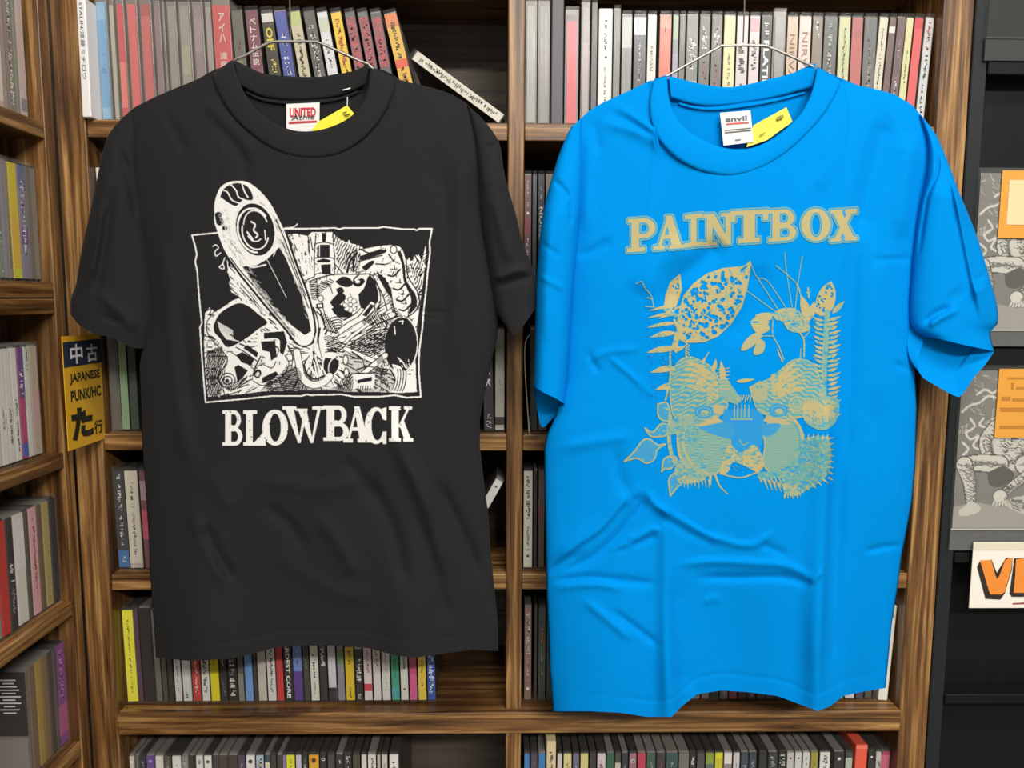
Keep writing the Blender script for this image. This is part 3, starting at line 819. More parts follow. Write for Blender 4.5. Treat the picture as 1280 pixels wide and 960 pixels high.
row_of_cds(SHELF[6], 950, [
    (655, 662.4, 0, '#2a78b8', 'blue CD with yellow mark', [('B', '#d9cf4a', .18, .6)]),
    (663.2, 672.2, 0, '#4a4050', 'dark purple CD', [('M', '#8a8a4c', .08, .4, .4)]),
    (673, 682, 0, '#2f80bc', 'sky blue CD', []),
    (683, 695, 0, '#dcc9a0', 'tall cream CD with dark lettering', [('M', '#4a4236', .1, .6, .6)], {'k': 'sleeve', 'h': .137}),
    (696.4, 703.4, 0, '#e0d0d2', 'slim pinkish white CD', []),
    (704.2, 715, 0, '#e6dc9a', 'pale yellow CD with brown print', [('M', '#b5844a', .1, .4, .5)]),
    (715.8, 724.6, 0, '#77748a', 'grey violet CD', [('M', '#c9c7d6', .08, .5, .4)]),
    (725.4, 736, 0, '#e3d88e', 'butter yellow CD', []),
    (736.8, 745.6, 0, '#3e3838', 'dark brown CD', []),
    (746.4, 757.6, 0, '#dfd3d2', 'pale pink CD with red print', [('M', '#b5546a', .08, .5, .6)]),
    (758.4, 767.8, 0, '#2f6a52', 'bottle green CD', []),
    (768.6, 776.6, 0, '#4a4a40', 'dark grey green CD', [('B', '#d0cdb0', .1, .5)]),
    (777.4, 785.6, 0, '#2f3440', 'navy black CD', [('M', '#c9ccd6', .1, .4, .4)]),
    (786.4, 796.2, 0, '#a5788a', 'dusky pink CD with white emblem', [('D', '#e6e2e0', .08, .7), ('D', '#3f5a4c', .08, .35)]),
    (797, 807.6, 0, '#cf3c56', 'crimson red CD', []),
    (808.4, 820, 0, '#3f6452', 'forest green CD', [('M', '#9ab0a2', .08, .4, .5)]),
    (820.8, 832, 0, '#3c3436', 'dark CD with red lettering', [('M', '#c05a6a', .08, .45, .5)]),
    (832.8, 847.8, 0, '#2f5450', 'wide dark teal CD', [('M', '#9ab4ae', .1, .3, .4)]),
    (848.6, 862, 0, '#77776c', 'plain grey CD', []),
    (862.8, 870.4, 0, '#232322', 'black CD with white brush stroke', [('M', '#efefec', .04, .3, .9)]),
    (871.2, 881.4, 0, '#4a4a46', 'charcoal grey CD', []),
    (882.2, 893, 0, '#8aa03c', 'leaf green CD with grey picture', [('B', '#5c6a64', .12, .5)]),
    (893.8, 904.4, 0, '#e0dc2c', 'bright lemon CD', [('B', '#cfc42a', .06, .4)]),
    (905.2, 915.8, 0, '#e4dcd8', 'white CD framed in grey', [('B', '#8d8588', .12, .5)]),
    (916.6, 925.4, 0, '#d0cac8', 'pale grey CD with dark stripe', [('M', '#66606a', .1, .5, .3)]),
    (926.2, 936, 0, '#3a4654', 'dark slate blue CD', [('M', '#b5c4d4', .1, .5, .6)]),
    (936.8, 946.4, 0, '#36404a', 'steel blue CD', [('M', '#a7b4c0', .08, .4, .6)]),
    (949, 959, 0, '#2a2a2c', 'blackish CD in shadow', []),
    (960.6, 972.6, 0, '#34383a', 'dark CD with grey lettering', [('M', '#b9bcb8', .04, .4, .7)]),
    (973.4, 983.2, 0, '#202022', 'black CD with white zigzag', [('M', '#f0f0ec', .02, .14, .9)]),
    (984, 993.2, 0, '#cfcac6', 'light grey CD with small dot', [('D', '#55524e', .06, .4)]),
    (994, 1003, 0, '#dedad6', 'white CD with black mark', [('D', '#3c3a38', .06, .4)]),
    (1003.8, 1013, 0, '#e2e0dc', 'white CD with thin lettering', [('M', '#6a6864', .05, .14, .4)]),
    (1013.8, 1023.4, 0, '#a8a03c', 'mustard olive CD', [('M', '#77702a', .1, .4, .4)]),
    (1025, 1038.4, 0, '#e6e4de', 'white CD with bold black lettering', [('M', '#26241f', .03, .12, .7), ('M', '#33312c', .14, .28, .7)]),
    (1043, 1056, 0, '#232224', 'black CD with white dot', [('D', '#d9d6d4', .07, .4)]),
    (1057, 1066.4, 0, '#36463e', 'dark green CD with pale stripe', [('B', '#aab2a2', .06, .4)]),
    (1069, 1084, 0, '#dc5a44', 'tall orange red boxed CD', [('B', '#e87864', .0, .04)], {'k': 'sleeve', 'h': .130}),
    (1085.5, 1094.4, 0, '#1f1f20', 'black CD with twin white dots', [('D', '#e4e2de', .05, .4)]),
    (1095.2, 1104.4, 0, '#b5b2ac', 'grey CD with dark lettering', [('M', '#4a4846', .1, .5, .6)]),
    (1105.2, 1117, 0, '#a83a56', 'crimson rose CD at row end', [('B', '#c05a74', .03, .4)]),
], 'sixth right shelf', 'CDs on the sixth right shelf')

# ---- side unit, five rows
side_row(LZ['A'], 60, [
    (-14, -8, 0, '#c0b4a8', 'pale slim CD', []),
    (-7, 2.6, 0, '#c9b4ac', 'pinkish cream CD', [('B', '#e3d8c4', .45, .95)]),
    (3.2, 8, 0, '#a5928c', 'slim taupe pink CD', []),
    (8.8, 18, 0, '#8d8478', 'taupe CD with cream script lettering', [('M', '#efe8da', .02, .95, .7)]),
    (18.6, 23, 0, '#8f9486', 'slim grey green CD', []),
    (23.6, 32, 0, '#d4bcb4', 'pale pink CD', [('B', '#8d8a92', .86, .96)]),
], "left side unit's top row", 'CDs in the left side unit', h=.136)
side_row(LZ['B'], 280, [
    (-10, -2, 0, '#8a8478', 'grey CD', []),
    (-1.4, 4, 0, '#7a8a78', 'greenish CD', [('M', '#dcd8d0', .5, .95, .5)]),
    (4.6, 9.6, 0, '#8f8a96', 'lilac grey CD', []),
    (10.2, 15, 0, '#8d8474', 'beige grey CD', [('M', '#55504a', .55, .9, .5)]),
    (15.6, 26, 0, '#dcc43c', 'yellow CD', [('B', '#e0b648', .45, .9), ('B', '#c9d03c', .92, 1)]),
    (26.6, 36, 0, '#8a8598', 'violet grey CD with white lettering', [('B', '#6a74a0', .0, .2), ('M', '#efeaf0', .1, .8, .6), ('B', '#7a5a94', .55, .7)]),
    (36.8, 43.4, 0, '#77716a', 'slim taupe CD', []),
    (44, 51, 0, '#8b8272', 'slim olive beige CD', []),
], "left side unit's second row", 'CDs in the left side unit')
side_row(LZ['C'], 480, [
    (-10, -1.4, 0, '#c9c4b8', 'cream CD', []),
    (-0.8, 7.6, 0, '#dcd8cc', 'ivory CD with faint lettering', [('M', '#a59f94', .5, .7, .4)]),
    (8.2, 16, 0, '#d8d5cc', 'white CD with grey lettering', [('M', '#6f6a64', .52, .85, .5)]),
    (16.6, 24, 0, '#dedcd4', 'white CD with green lettering', [('M', '#4a6a58', .45, .6, .5), ('M', '#6a655e', .62, .9, .5)]),
    (24.6, 32.6, 0, '#b04a74', 'purple and magenta CD with white lettering', [('B', '#6a4a8c', .0, .45), ('M', '#f4f0f4', .2, .44, .9), ('B', '#4464b4', .86, .98)]),
    (33.2, 39.6, 0, '#d3d3c8', 'slim white CD', [('M', '#8d8a80', .0, .2, .6)]),
    (40.2, 50, 0, '#bcae98', 'beige CD', [('B', '#c9a8a4', .4, .8)]),
], "left side unit's third row", 'CDs in the left side unit')
side_row(LZ['D'], 700, [
    (-12, -2, 0, '#8d8a84', 'grey CD', []),
    (-1.4, 10.5, 0, '#c0302a', 'red CD', []),
    (11, 20, 0, '#2c2628', 'black CD with white lettering', [('M', '#ebe7e4', .4, .56, .8), ('M', '#a09ca0', .6, .85, .7)]),
    (21, 34, 0, '#d6d2c6', 'wide white CD', [('B', '#dcd8d4', .05, .5)]),
    (34.8, 40, 0, '#4c4a3e', 'slim dark green CD', []),
    (40.8, 50.4, 0, '#d9a5a4', 'pink CD with red lettering', [('M', '#b5444e', .1, .8, .4)]),
    (51, 57, 0, '#6a5442', 'slim brown CD', []),
    (57.8, 66, 0, '#a8985a', 'olive yellow CD', []),
    (66.8, 75, 0, '#2f2a30', 'blackish CD', []),
], "left side unit's fourth row", 'CDs in the left side unit')
side_row(LZ['E'], 870, [
    (38.5, 47, 0, '#7a6048', 'brown CD', []),
    (48, 55, 0, '#a88a3c', 'ochre CD', []),
    (55.8, 63, 0, '#84684a', 'tan brown CD', []),
    (63.5, 69.8, 0, '#4a3e34', 'dark brown CD', []),
    (70.5, 75, 0, '#5a4a50', 'slim plum CD', []),
    (79, 91, 0, '#8a4a8c', 'purple and pink CD', [('M', '#d0a0d0', .05, .55, .5), ('B', '#b05a84', .6, .9)]),
], "left side unit's bottom row", 'CDs in the left side unit')
# a case turned so that its black back inlay faces the aisle
_e = empty('cd_case', (XL - 0.010 - 0.072, at_x(38.5, 870, XL - 0.012).y - 0.0125, LZ['E'] + 0.0003), 'CD with black back inlay and white track list turned towards the aisle', 'CD', 'CDs in the left side unit', (0, 0, 0))
obj('case', box_mesh(-0.07, 0.072, 0, 0.0104, 0, 0.1245, 0.0009, 2), CLEAR, _e)
obj('back_inlay', box_mesh(0.038, 0.0705, 0.0014, 0.004, 0.052, 0.121), paper('#1f1d20'), _e)
P, F = [], []
for i, wv in enumerate((.55, .4, .6, .75, .5, .85, .45, .85, .4, .7, .45)):
    z = 0.113 - i * 0.0036
    b0 = len(P)
    P += [(0.0545 - wv * 0.0145, 0.0012, z), (0.0545 + wv * 0.0145, 0.0012, z), (0.0545 + wv * 0.0145, 0.0012, z + 0.0013), (0.0545 - wv * 0.0145, 0.0012, z + 0.0013)]
    F.append((b0, b0 + 1, b0 + 2, b0 + 3))
obj('track_list', mesh_of('track_list', P, F), paper('#d8d6d4'), _e)
obj('disc_tray', box_mesh(-0.068, 0.069, 0.0042, 0.009, 0.003, 0.12), TRAY_GREY, _e)

# ------------------------------------------------------------------ raster drawing for screen prints
class Canvas:
    """hand-drawn artwork on a grid laid over x0..x1, y0..y1 (picture pixels), S samples per pixel"""

    def __init__(s, x0, y0, x1, y1, S=3):
        s.x0, s.y0, s.x1, s.y1, s.S = x0, y0, x1, y1, S
        s.w, s.h = int((x1 - x0) * S), int((y1 - y0) * S)
        s.a = np.zeros((s.h, s.w), np.float32)
        s.rs = random.Random(5)

    def _win(s, xa, ya, xb, yb):
        i0, i1 = max(0, int((xa - s.x0) * s.S)), min(s.w, int((xb - s.x0) * s.S) + 2)
        j0, j1 = max(0, int((ya - s.y0) * s.S)), min(s.h, int((yb - s.y0) * s.S) + 2)
        if i1 <= i0 or j1 <= j0: return None
        X, Y = np.meshgrid((np.arange(i0, i1) + .5) / s.S + s.x0, (np.arange(j0, j1) + .5) / s.S + s.y0)
        return slice(j0, j1), slice(i0, i1), X, Y

    def pmask(s, pts, X, Y):
        P = np.asarray(pts, float)
        ins = np.zeros(X.shape, bool)
        n = len(P)
        for i in range(n):
            xa, ya = P[i]; xb, yb = P[(i + 1) % n]
            if ya == yb: continue
            c = ((ya > Y) != (yb > Y)) & (X < (xb - xa) * (Y - ya) / (yb - ya) + xa)
            ins ^= c
        return ins

    def poly(s, pts, v, smooth=False, pat=None):
        if smooth:
            pts = smooth_pts(list(pts) + [pts[0]], len(pts) * 8)[:-1]
        P = np.asarray(pts, float)
        w = s._win(P[:, 0].min(), P[:, 1].min(), P[:, 0].max(), P[:, 1].max())
        if w is None: return
        m = s.pmask(P, w[2], w[3])
        if pat is not None: m &= pat(w[2], w[3])
        s.a[w[0], w[1]][m] = v

    def ell(s, cx, cy, rx, ry, v, rot=0, pat=None):
        r = max(rx, ry)
        w = s._win(cx - r, cy - r, cx + r, cy + r)
        if w is None: return
        c, q = math.cos(R(rot)), math.sin(R(rot))
        X, Y = w[2] - cx, w[3] - cy
        m = ((X * c + Y * q) / rx) ** 2 + ((-X * q + Y * c) / ry) ** 2 <= 1
        if pat is not None: m &= pat(w[2], w[3])
        s.a[w[0], w[1]][m] = v

    def ring(s, cx, cy, rx, ry, wd, v, rot=0, t0=0, t1=360):
        n = 40
        pts = []
        c, q = math.cos(R(rot)), math.sin(R(rot))
        for k in range(n + 1):
            t = R(t0 + (t1 - t0) * k / n)
            x, y = rx * math.cos(t), ry * math.sin(t)
            pts.append((cx + x * c - y * q, cy + x * q + y * c))
        s.line(pts, wd, v)

    def line(s, pts, wd, v, smooth=False, w1=None):
        """stroke; w1: width at the far end (taper)"""
        if smooth and len(pts) > 2:
            pts = smooth_pts(pts, (len(pts) - 1) * 7)
        P = np.asarray(pts, float)
        n = len(P) - 1
        for i in range(n):
            a, b = P[i], P[i + 1]
            wa = wd if w1 is None else wd + (w1 - wd) * i / n
            wb = wd if w1 is None else wd + (w1 - wd) * (i + 1) / n
            g = max(wa, wb) / 2 + .3
            w = s._win(min(a[0], b[0]) - g, min(a[1], b[1]) - g, max(a[0], b[0]) + g, max(a[1], b[1]) + g)
            if w is None: continue
            d = b - a
            L2 = max(1e-9, d @ d)
            t = np.clip(((w[2] - a[0]) * d[0] + (w[3] - a[1]) * d[1]) / L2, 0, 1)
            D = np.hypot(w[2] - a[0] - t * d[0], w[3] - a[1] - t * d[1])
            s.a[w[0], w[1]][D <= (wa + (wb - wa) * t) / 2] = v

    def leaf(s, a, b, wd, v, bend=0.0):
        a, b = np.array(a, float), np.array(b, float)
        d = b - a
        nrm = np.array([-d[1], d[0]]) / max(1e-6, np.hypot(*d))
        T = np.linspace(0, 1, 12)
        c = [a + d * t + nrm * bend * math.sin(math.pi * t) for t in T]
        up = [c[i] + nrm * wd / 2 * math.sin(math.pi * T[i] ** .8) for i in range(12)]
        dn = [c[i] - nrm * wd / 2 * math.sin(math.pi * T[i] ** .8) for i in range(12)]
        s.poly(up + dn[::-1], v)

    def hatch(s, pts, n, v, l0, l1, wd, ang, spread=20, centre=None):
        """n random short strokes inside a polygon"""
        P = np.asarray(pts, float)
        k = 0
        tries = 0
        while k < n and tries < n * 30:
            tries += 1
            x, y = s.rs.uniform(P[:, 0].min(), P[:, 0].max()), s.rs.uniform(P[:, 1].min(), P[:, 1].max())
            if not s.pmask(P, np.array([[x]]), np.array([[y]]))[0, 0]: continue
            a = R((ang if centre is None else math.degrees(math.atan2(y - centre[1], x - centre[0]))) + s.rs.uniform(-spread, spread))
            L = s.rs.uniform(l0, l1) / 2
            dx, dy = math.cos(a) * L, math.sin(a) * L
            s.line([(x - dx, y - dy), (x + dx * .2 + s.rs.uniform(-.6, .6), y + dy * .2 + s.rs.uniform(-.6, .6)), (x + dx, y + dy)], wd * s.rs.uniform(.6, 1.3), v)
            k += 1

    def small(s, f=2):
        h, w = s.h // f * f, s.w // f * f
        return s.a[:h, :w].reshape(h // f, f, w // f, f).mean((1, 3))


def dilate(m, r):
    """binary dilation by a disc of r samples"""
    out = m.copy()
    r = int(round(r))
    for dy in range(-r, r + 1):
        for dx in range(-r, r + 1):
            if dx * dx + dy * dy > r * r + .5: continue
            out |= np.roll(np.roll(m, dy, 0), dx, 1)
    return out


def slab(cv, ch, x0, y0, x1, y1, v=1.0, fat=.30, thin=.12, sk=0.0, bot=0.0):
    """one slab-serif capital drawn into the box; sk: rise of the base line across the letter"""
    w, h = x1 - x0, y1 - y0

    def q(x, y):
        return (x0 + x * w, y0 + y * h + sk * (0.5 - x))

    def P(*pts, val=v): cv.poly([q(*p) for p in pts], val)

    def bx(a, b, c, d, val=v): P((a, b), (c, b), (c, d), (a, d), val=val)

    def E(cx, cy, rx, ry, val=v):
        c = q(cx, cy)
        cv.ell(c[0], c[1], rx * w, ry * h, val)
    s = .10
    if ch in 'BPIL':
        st = (.14, .14 + fat) if ch in 'BPL' else (.5 - fat * .6, .5 + fat * .6)
    if ch == 'B':
        bx(0, 0, .6, s); bx(0, 1 - s, .62, 1); bx(.3, .44, .6, .54)
        E(.58, .27, .34, .27); E(.58, .27, .34 - .2, .27 - .11, 0); E(.62, .74, .38, .26); E(.62, .74, .16, .15, 0)
        bx(.14 + fat, s, .6, .44, 0) if False else None
        bx(st[0], 0, st[1], 1)
        bx(st[1], .11, .6, .42, 0); bx(st[1], .6, .64, .89, 0)
        bx(.3, .43, .62, .55); bx(0, 0, .3, s); bx(0, 1 - s, .3, 1)
    elif ch == 'P':
        bx(0, 0, .6, s); E(.58, .30, .42, .30); E(.58, .30, .2, .18, 0)
        bx(st[1], .12, .58, .48, 0); bx(st[0], 0, st[1], 1); bx(st[0], .48, .6, .6)
        bx(0, 0, .3, s); bx(-.02, 1 - s * 1.2, .62, 1)
    elif ch == 'I':
        bx(st[0], 0, st[1], 1); bx(0, 0, 1, s * 1.2); bx(0, 1 - s * 1.2, 1, 1)
    elif ch == 'L':
        bx(st[0], 0, st[1], 1); bx(0, 0, st[1] + .2, s); bx(0, 1 - s, .9, 1)
        P((.55, 1), (1, .62), (1.05, 1)); P((.5, .92), (.95, .6), (1, .78), (.8, 1))
    elif ch == 'O':
        E(.5, .5, .5, .5); E(.5, .5, .22, .39, 0)
    elif ch == 'W':
        P((.02, .02), (.24, .02), (.42, 1), (.36, 1)); P((.36, 1), (.42, 1), (.56, .3), (.48, .3))
        P((.36, .1), (.58, .1), (.74, 1), (.68, 1)); P((.68, 1), (.74, 1), (.94, .05), (.86, .05))
        bx(-.04, 0, .32, s * .9); bx(.72, 0, 1.04, s * .9); bx(.3, .06, .6, .06 + s * .7)
    elif ch == 'A':
        P((.46, 0), (.54, 0), (.22, 1), (.12, 1)); P((.40, .0), (.60, .0), (.94, 1), (.62, 1))
        bx(.25, .58, .72, .68); bx(0, 1 - s, .36, 1); bx(.52, 1 - s, 1.02, 1)
    elif ch == 'C':
        E(.52, .5, .52, .5); E(.58, .5, .27, .40, 0); bx(.72, .32, 1.1, .66, 0)
        P((.78, .04), (1.0, .0), (1.0, .36), (.86, .34)); P((.78, .9), (1.0, .64), (1.0, 1.0), (.84, 1))
    elif ch == 'K':
        bx(.12, 0, .12 + fat, 1); bx(0, 0, .12 + fat + .1, s); bx(0, 1 - s, .12 + fat + .1, 1)
        P((.42, .55), (.8, .05), (.9, .05), (.5, .62)); P((.46, .52), (.62, .36), (1.0, 1), (.7, 1))
        bx(.66, 0, 1.0, s * .8); bx(.62, 1 - s, 1.06, 1)
    elif ch == 'N':
        bx(.10, 0, .28, 1); bx(.74, 0, .90, .95); P((.06, 0), (.34, 0), (.90, 1), (.66, 1))
        bx(-.02, 0, .3, s); bx(-.04, 1 - s, .42, 1); bx(.58, 0, 1.06, s)
    elif ch == 'T':
        bx(.5 - fat * .55, 0, .5 + fat * .55, 1); bx(0, 0, 1, s * 1.3); bx(0, 0, .13, .32); bx(.87, 0, 1, .32)
        bx(.22, 1 - s * 1.3, .78, 1)
    elif ch == 'X':
        P((.06, 0), (.38, 0), (.94, 1), (.62, 1)); P((.72, 0), (.9, 0), (.3, 1), (.1, 1))
        bx(0, 0, .44, s); bx(.58, 0, 1, s * 1.4); bx(0, 1 - s, .4, 1); bx(.55, 1 - s, 1, 1)


# ------------------------------------------------------------------ T-shirts
def resample_x(curve, n):
    C = np.asarray(curve, float)
    u = np.linspace(0, 1, n)
    xs = C[0, 0] + (C[-1, 0] - C[0, 0]) * u
    o = np.argsort(C[:, 0])
    return np.stack([xs, np.interp(xs, C[o, 0], C[o, 1])], 1)


def resample_len(curve, n):
    C = np.asarray(curve, float)
    s = np.r_[0, np.cumsum(np.hypot(*np.diff(C, axis=0).T))]
    t = np.linspace(0, s[-1], n)
    return np.stack([np.interp(t, s, C[:, 0]), np.interp(t, s, C[:, 1])], 1)


def coons(T, B, Lc, Rc):
    nu, nv = len(T), len(Lc)
    u = np.linspace(0, 1, nu)[None, :, None]
    v = np.linspace(0, 1, nv)[:, None, None]
    return ((1 - v) * T[None] + v * B[None] + (1 - u) * Lc[:, None] + u * Rc[:, None]
            - ((1 - u) * (1 - v) * T[0] + u * (1 - v) * T[-1] + (1 - u) * v * B[0] + u * v * B[-1]))


def sstep(x, a, b):
    t = np.clip((x - a) / (b - a), 0, 1)
    return t * t * (3 - 2 * t)


CREASE_GAIN = 1.55


def crease_field(P, creases):
    """depth in metres towards the viewer from a list of (polyline, amplitude mm, width px[, sharp side])"""
    out = np.zeros(P.shape[:-1])
    for cr in creases:
        pts, amp, wd = cr[:3]
        C = smooth_pts(pts, 6 * len(pts)) if len(pts) > 2 else np.asarray(pts, float)
        best = np.full(P.shape[:-1], 1e9)
        side_ = np.zeros(P.shape[:-1])
        tt = np.zeros(P.shape[:-1])
        n = len(C) - 1
        for i in range(n):
            a, d = C[i], C[i + 1] - C[i]
            L2 = max(1e-9, d @ d)
            t = np.clip(((P[..., 0] - a[0]) * d[0] + (P[..., 1] - a[1]) * d[1]) / L2, 0, 1)
            ex, ey = P[..., 0] - a[0] - t * d[0], P[..., 1] - a[1] - t * d[1]
            D = np.hypot(ex, ey)
            m = D < best
            best = np.where(m, D, best)
            tt = np.where(m, (i + t) / n, tt)
            side_ = np.where(m, np.sign(ex * d[1] - ey * d[0]), side_)
        fade = np.clip(np.minimum(tt, 1 - tt) * 5 + 0.12, 0, 1)
        w = wd
        if len(cr) > 3:                      # asymmetric: steep on one side, gentle on the other
            w = np.where(side_ * cr[3] > 0, wd * 0.45, wd * 1.7)
        out += CREASE_GAIN * amp * 1e-3 * fade * np.exp(-(best / w) ** 2)
    return out


def grid_faces(nu, nv, b0=0, flip=False):
    F = []
    for j in range(nv - 1):
        for i in range(nu - 1):
            a = b0 + j * nu + i
            F.append((a, a + 1, a + nu + 1, a + nu) if flip else (a, a + nu, a + nu + 1, a + 1))
    return F


def cloth_obj(name, grids, mat, parent, merge=0.0004, thick=0.0):
    V, F = [], []
    for G, flip in grids:
        nv, nu = G.shape[:2]
        F += grid_faces(nu, nv, len(V), flip)
        V += [tuple(p) for p in G.reshape(-1, 3)]
    me = mesh_of(name, V, F, True)
    bm = bmesh.new(); bm.from_mesh(me)
    bmesh.ops.remove_doubles(bm, verts=bm.verts, dist=merge)
    bm.to_mesh(me); bm.free()
    o = obj(name, me, mat, parent, None, True)
    if thick:
        md = o.modifiers.new('cloth_thickness', 'SOLIDIFY')
        md.thickness = thick
        md.offset = 0.0
    return o


class Shirt:
    def __init__(s, name, label, mat, y0, base_px):
        s.mat, s.y0 = mat, y0
        s.root = empty(name, at_y(base_px[0], base_px[1], y0), label, 'T-shirt', 'T-shirts hanging in front of the CD shelves')

    def body(s, top_f, top_b, hem, left, right, creases, wave, bulge=0.022, nu=230, nv=250, hem_b=None):
        y0 = s.y0
        Tf, B = resample_x(top_f, nu), resample_x(hem, nu)
        Lc, Rc = resample_len(left, nv), resample_len(right, nv)
        P = coons(Tf, B, Lc, Rc)
        u = np.linspace(0, 1, nu)[None, :] * np.ones((nv, 1))
        v = np.linspace(0, 1, nv)[:, None] * np.ones((1, nu))
        prof = np.sqrt(np.clip(1 - np.abs(2 * u - 1) ** 5, 0, 1))
        # the neckline stands forward of the shoulder seam
        xs = Tf[:, 0]
        nx0, nx1 = s.neck
        tt = np.clip((xs - nx0) / (nx1 - nx0), 0, 1)
        btop = 0.019 * np.sin(np.pi * tt) ** 0.5 + 0.001
        mixv = 1 - np.exp(-v * 9)
        edge = np.clip(np.minimum(u, 1 - u) / 0.05, 0, 1) ** 0.5
        b = btop[None] * (1 - mixv) * prof + bulge * prof * mixv
        b = b + (crease_field(P, creases) + wave(P, v)) * edge * (0.15 + 0.85 * np.clip(v * 14, 0, 1))
        G = at_y_arr(P, y0 - b)
        s.front_px, s.front_b = P, b
        # the back panel
        Tb = resample_x(top_b, nu)
        Bb = resample_x(hem_b if hem_b is not None else [(p[0], p[1] - 5) for p in hem], nu)
        Lb, Rb = Lc.copy(), Rc.copy()
        Tb[0], Tb[-1] = Tf[0], Tf[-1]
        Bb[0], Bb[-1] = B[0], B[-1]
        Pb = coons(Tb, Bb, Lb, Rb)
        bb = -(0.006 * (1 - mixv) + 0.012 * mixv) * prof * np.clip(np.minimum(u, 1 - u) / 0.03, 0, 1)
        sh = np.clip((np.minimum(xs - nx0, nx1 - xs)) / 30.0 + .6, 0, 1)[None]
        bb = bb * (mixv + (1 - mixv) * sh)
        Gb = at_y_arr(Pb, y0 - bb)
        s.back_y = y0
        o = cloth_obj('body', [(G, False), (Gb, True)], s.mat, s.root, 0.0003)
        V = G.reshape(-1, 3)
        s.bvh = BVHTree.FromPolygons([tuple(p) for p in V], grid_faces(nu, nv))
        Vb = Gb.reshape(-1, 3)
        s.bvh_back = BVHTree.FromPolygons([tuple(p) for p in Vb], grid_faces(nu, nv))
        return o

    def collar(s, inner, outer, back_top, back_seam, n=110, m=9):
        y0 = s.y0
        I, O = resample_len(smooth_pts(inner, 90), n), resample_len(smooth_pts(outer, 90), n)
        w = np.linspace(0, 1, m)[:, None]
        P = (1 - w[..., None]) * I[None] + w[..., None] * O[None]
        t = np.linspace(0, 1, n)[None]
        d = 0.0198 * np.sin(np.pi * t) ** 0.45 * np.ones((m, 1))
        # rolled rib: proud in the middle, tucked along the seam
        roll = 0.0010 * np.sin(np.pi * np.clip(w * 1.0, 0, 1)) ** 0.6 + 0.0004
        seam = -0.0012 * np.exp(-((w - .93) / .05) ** 2)
        dd = d - 0.002 * (1 - w) + roll + seam
        G = at_y_arr(P, y0 - dd)
        bt, bs = resample_len(smooth_pts(back_top, 70), n), resample_len(smooth_pts(back_seam, 70), n)
        Pb = (1 - w[..., None]) * bt[None] + w[..., None] * bs[None]
        db = -0.008 * np.sin(np.pi * t) ** 0.5 * np.ones((m, 1)) + 0.0008 * np.sin(np.pi * w) ** .6 + .0005
        Gb = at_y_arr(Pb, y0 - db)
        cloth_obj('collar', [(G, False), (Gb, False)], s.mat, s.root, 0.0, 0.0008)
        # neck tape line under the back collar
        q = bs + np.array([0, 4.5])
        pts = at_y_arr(q[6:-6], np.full(n - 12, y0 + 0.0062))
        obj('neck_tape', tube_mesh([tuple(p) for p in pts], 0.0016, 6, 'neck_tape'), s.mat, s.root, None, True)

    def sleeve(s, top, outer, inner, cuff_f, cuff_b, bulge, off_out, off_in, creases, outer_first=True, back=0.012, flare=0.0, nu=60, nv=110):
        """Coons patch: outer silhouette and inner (armhole) line run from shoulder to cuff"""
        y0 = s.y0
        T = resample_len(top, nu)
        A = resample_len(smooth_pts(outer, 80), nv)
        Bc = resample_len(smooth_pts(inner, 80), nv)
        Cf = resample_len(smooth_pts(cuff_f, 60) if len(cuff_f) > 2 else cuff_f, nu)
        A[0], Bc[0], A[-1], Bc[-1] = T[0], T[-1], Cf[0], Cf[-1]
        P = coons(T, Cf, A, Bc)
        u = np.linspace(0, 1, nu)[None, :] * np.ones((nv, 1))
        v = np.linspace(0, 1, nv)[:, None] * np.ones((1, nu))
        base = off_out * (1 - u) + off_in * u
        prof = np.sqrt(np.clip(1 - np.abs(2 * u - 1) ** 2.6, 0, 1))
        grow = 0.25 + 0.75 * np.clip(v * 3, 0, 1)
        edge = np.clip(np.minimum(u, 1 - u) / 0.06, 0, 1)
        b = base * grow + bulge * prof * grow + crease_field(P, creases) * edge
        G = at_y_arr(P, y0 - b)
        # a stitched cuff line shows as a shallow groove
        Cb = resample_len(smooth_pts(cuff_b, 60) if len(cuff_b) > 2 else cuff_b, nu)
        Cb[0], Cb[-1] = Cf[0], Cf[-1]
        Pb = coons(T, Cb, A, Bc)
        bb = base * grow - back * prof * grow + flare * np.clip((v - .55) / .45, 0, 1) ** 1.5 * prof
        Gb = at_y_arr(Pb, y0 - bb)
        cloth_obj('sleeve', [(G, not outer_first), (Gb, outer_first)], s.mat, s.root, 0.0003)

    def lift(s, px, py, eps=0.0006, back=False):
        """room point on the cloth under a picture pixel"""
        v = ray(px, py).normalized()
        hit = (s.bvh_back if back else s.bvh).ray_cast(CAM, v)
        if hit[0] is None: return None
        return hit[0] - v * eps

    def print_canvas(s, name, cv, mat, f=2, eps=0.0006, thr=0.02):
        A = cv.small(f)
        h, w = A.shape
        st = f / cv.S
        # keep cells whose neighbourhood carries ink
        keep = A > thr
        keep = keep | np.roll(keep, 1, 0) | np.roll(keep, 1, 1) | np.roll(np.roll(keep, 1, 0), 1, 1)
        idx = -np.ones((h + 1, w + 1), int)
        need = np.zeros((h + 1, w + 1), bool)
        kk = A > thr
        need[:-1, :-1] |= kk; need[1:, :-1] |= kk; need[:-1, 1:] |= kk; need[1:, 1:] |= kk
        # corner values: mean of the four cells that meet there
        pad = np.pad(A, 1)
        cor = (pad[:-1, :-1] + pad[1:, :-1] + pad[:-1, 1:] + pad[1:, 1:]) / 4
        # sharpen a little so thin lines stay bright
        V, ink = [], []
        for j, i in zip(*np.nonzero(need)):
            p = s.lift(cv.x0 + i * st, cv.y0 + j * st, eps)
            if p is None: continue
            idx[j, i] = len(V)
            V.append(p); ink.append(cor[j, i])
        F = []
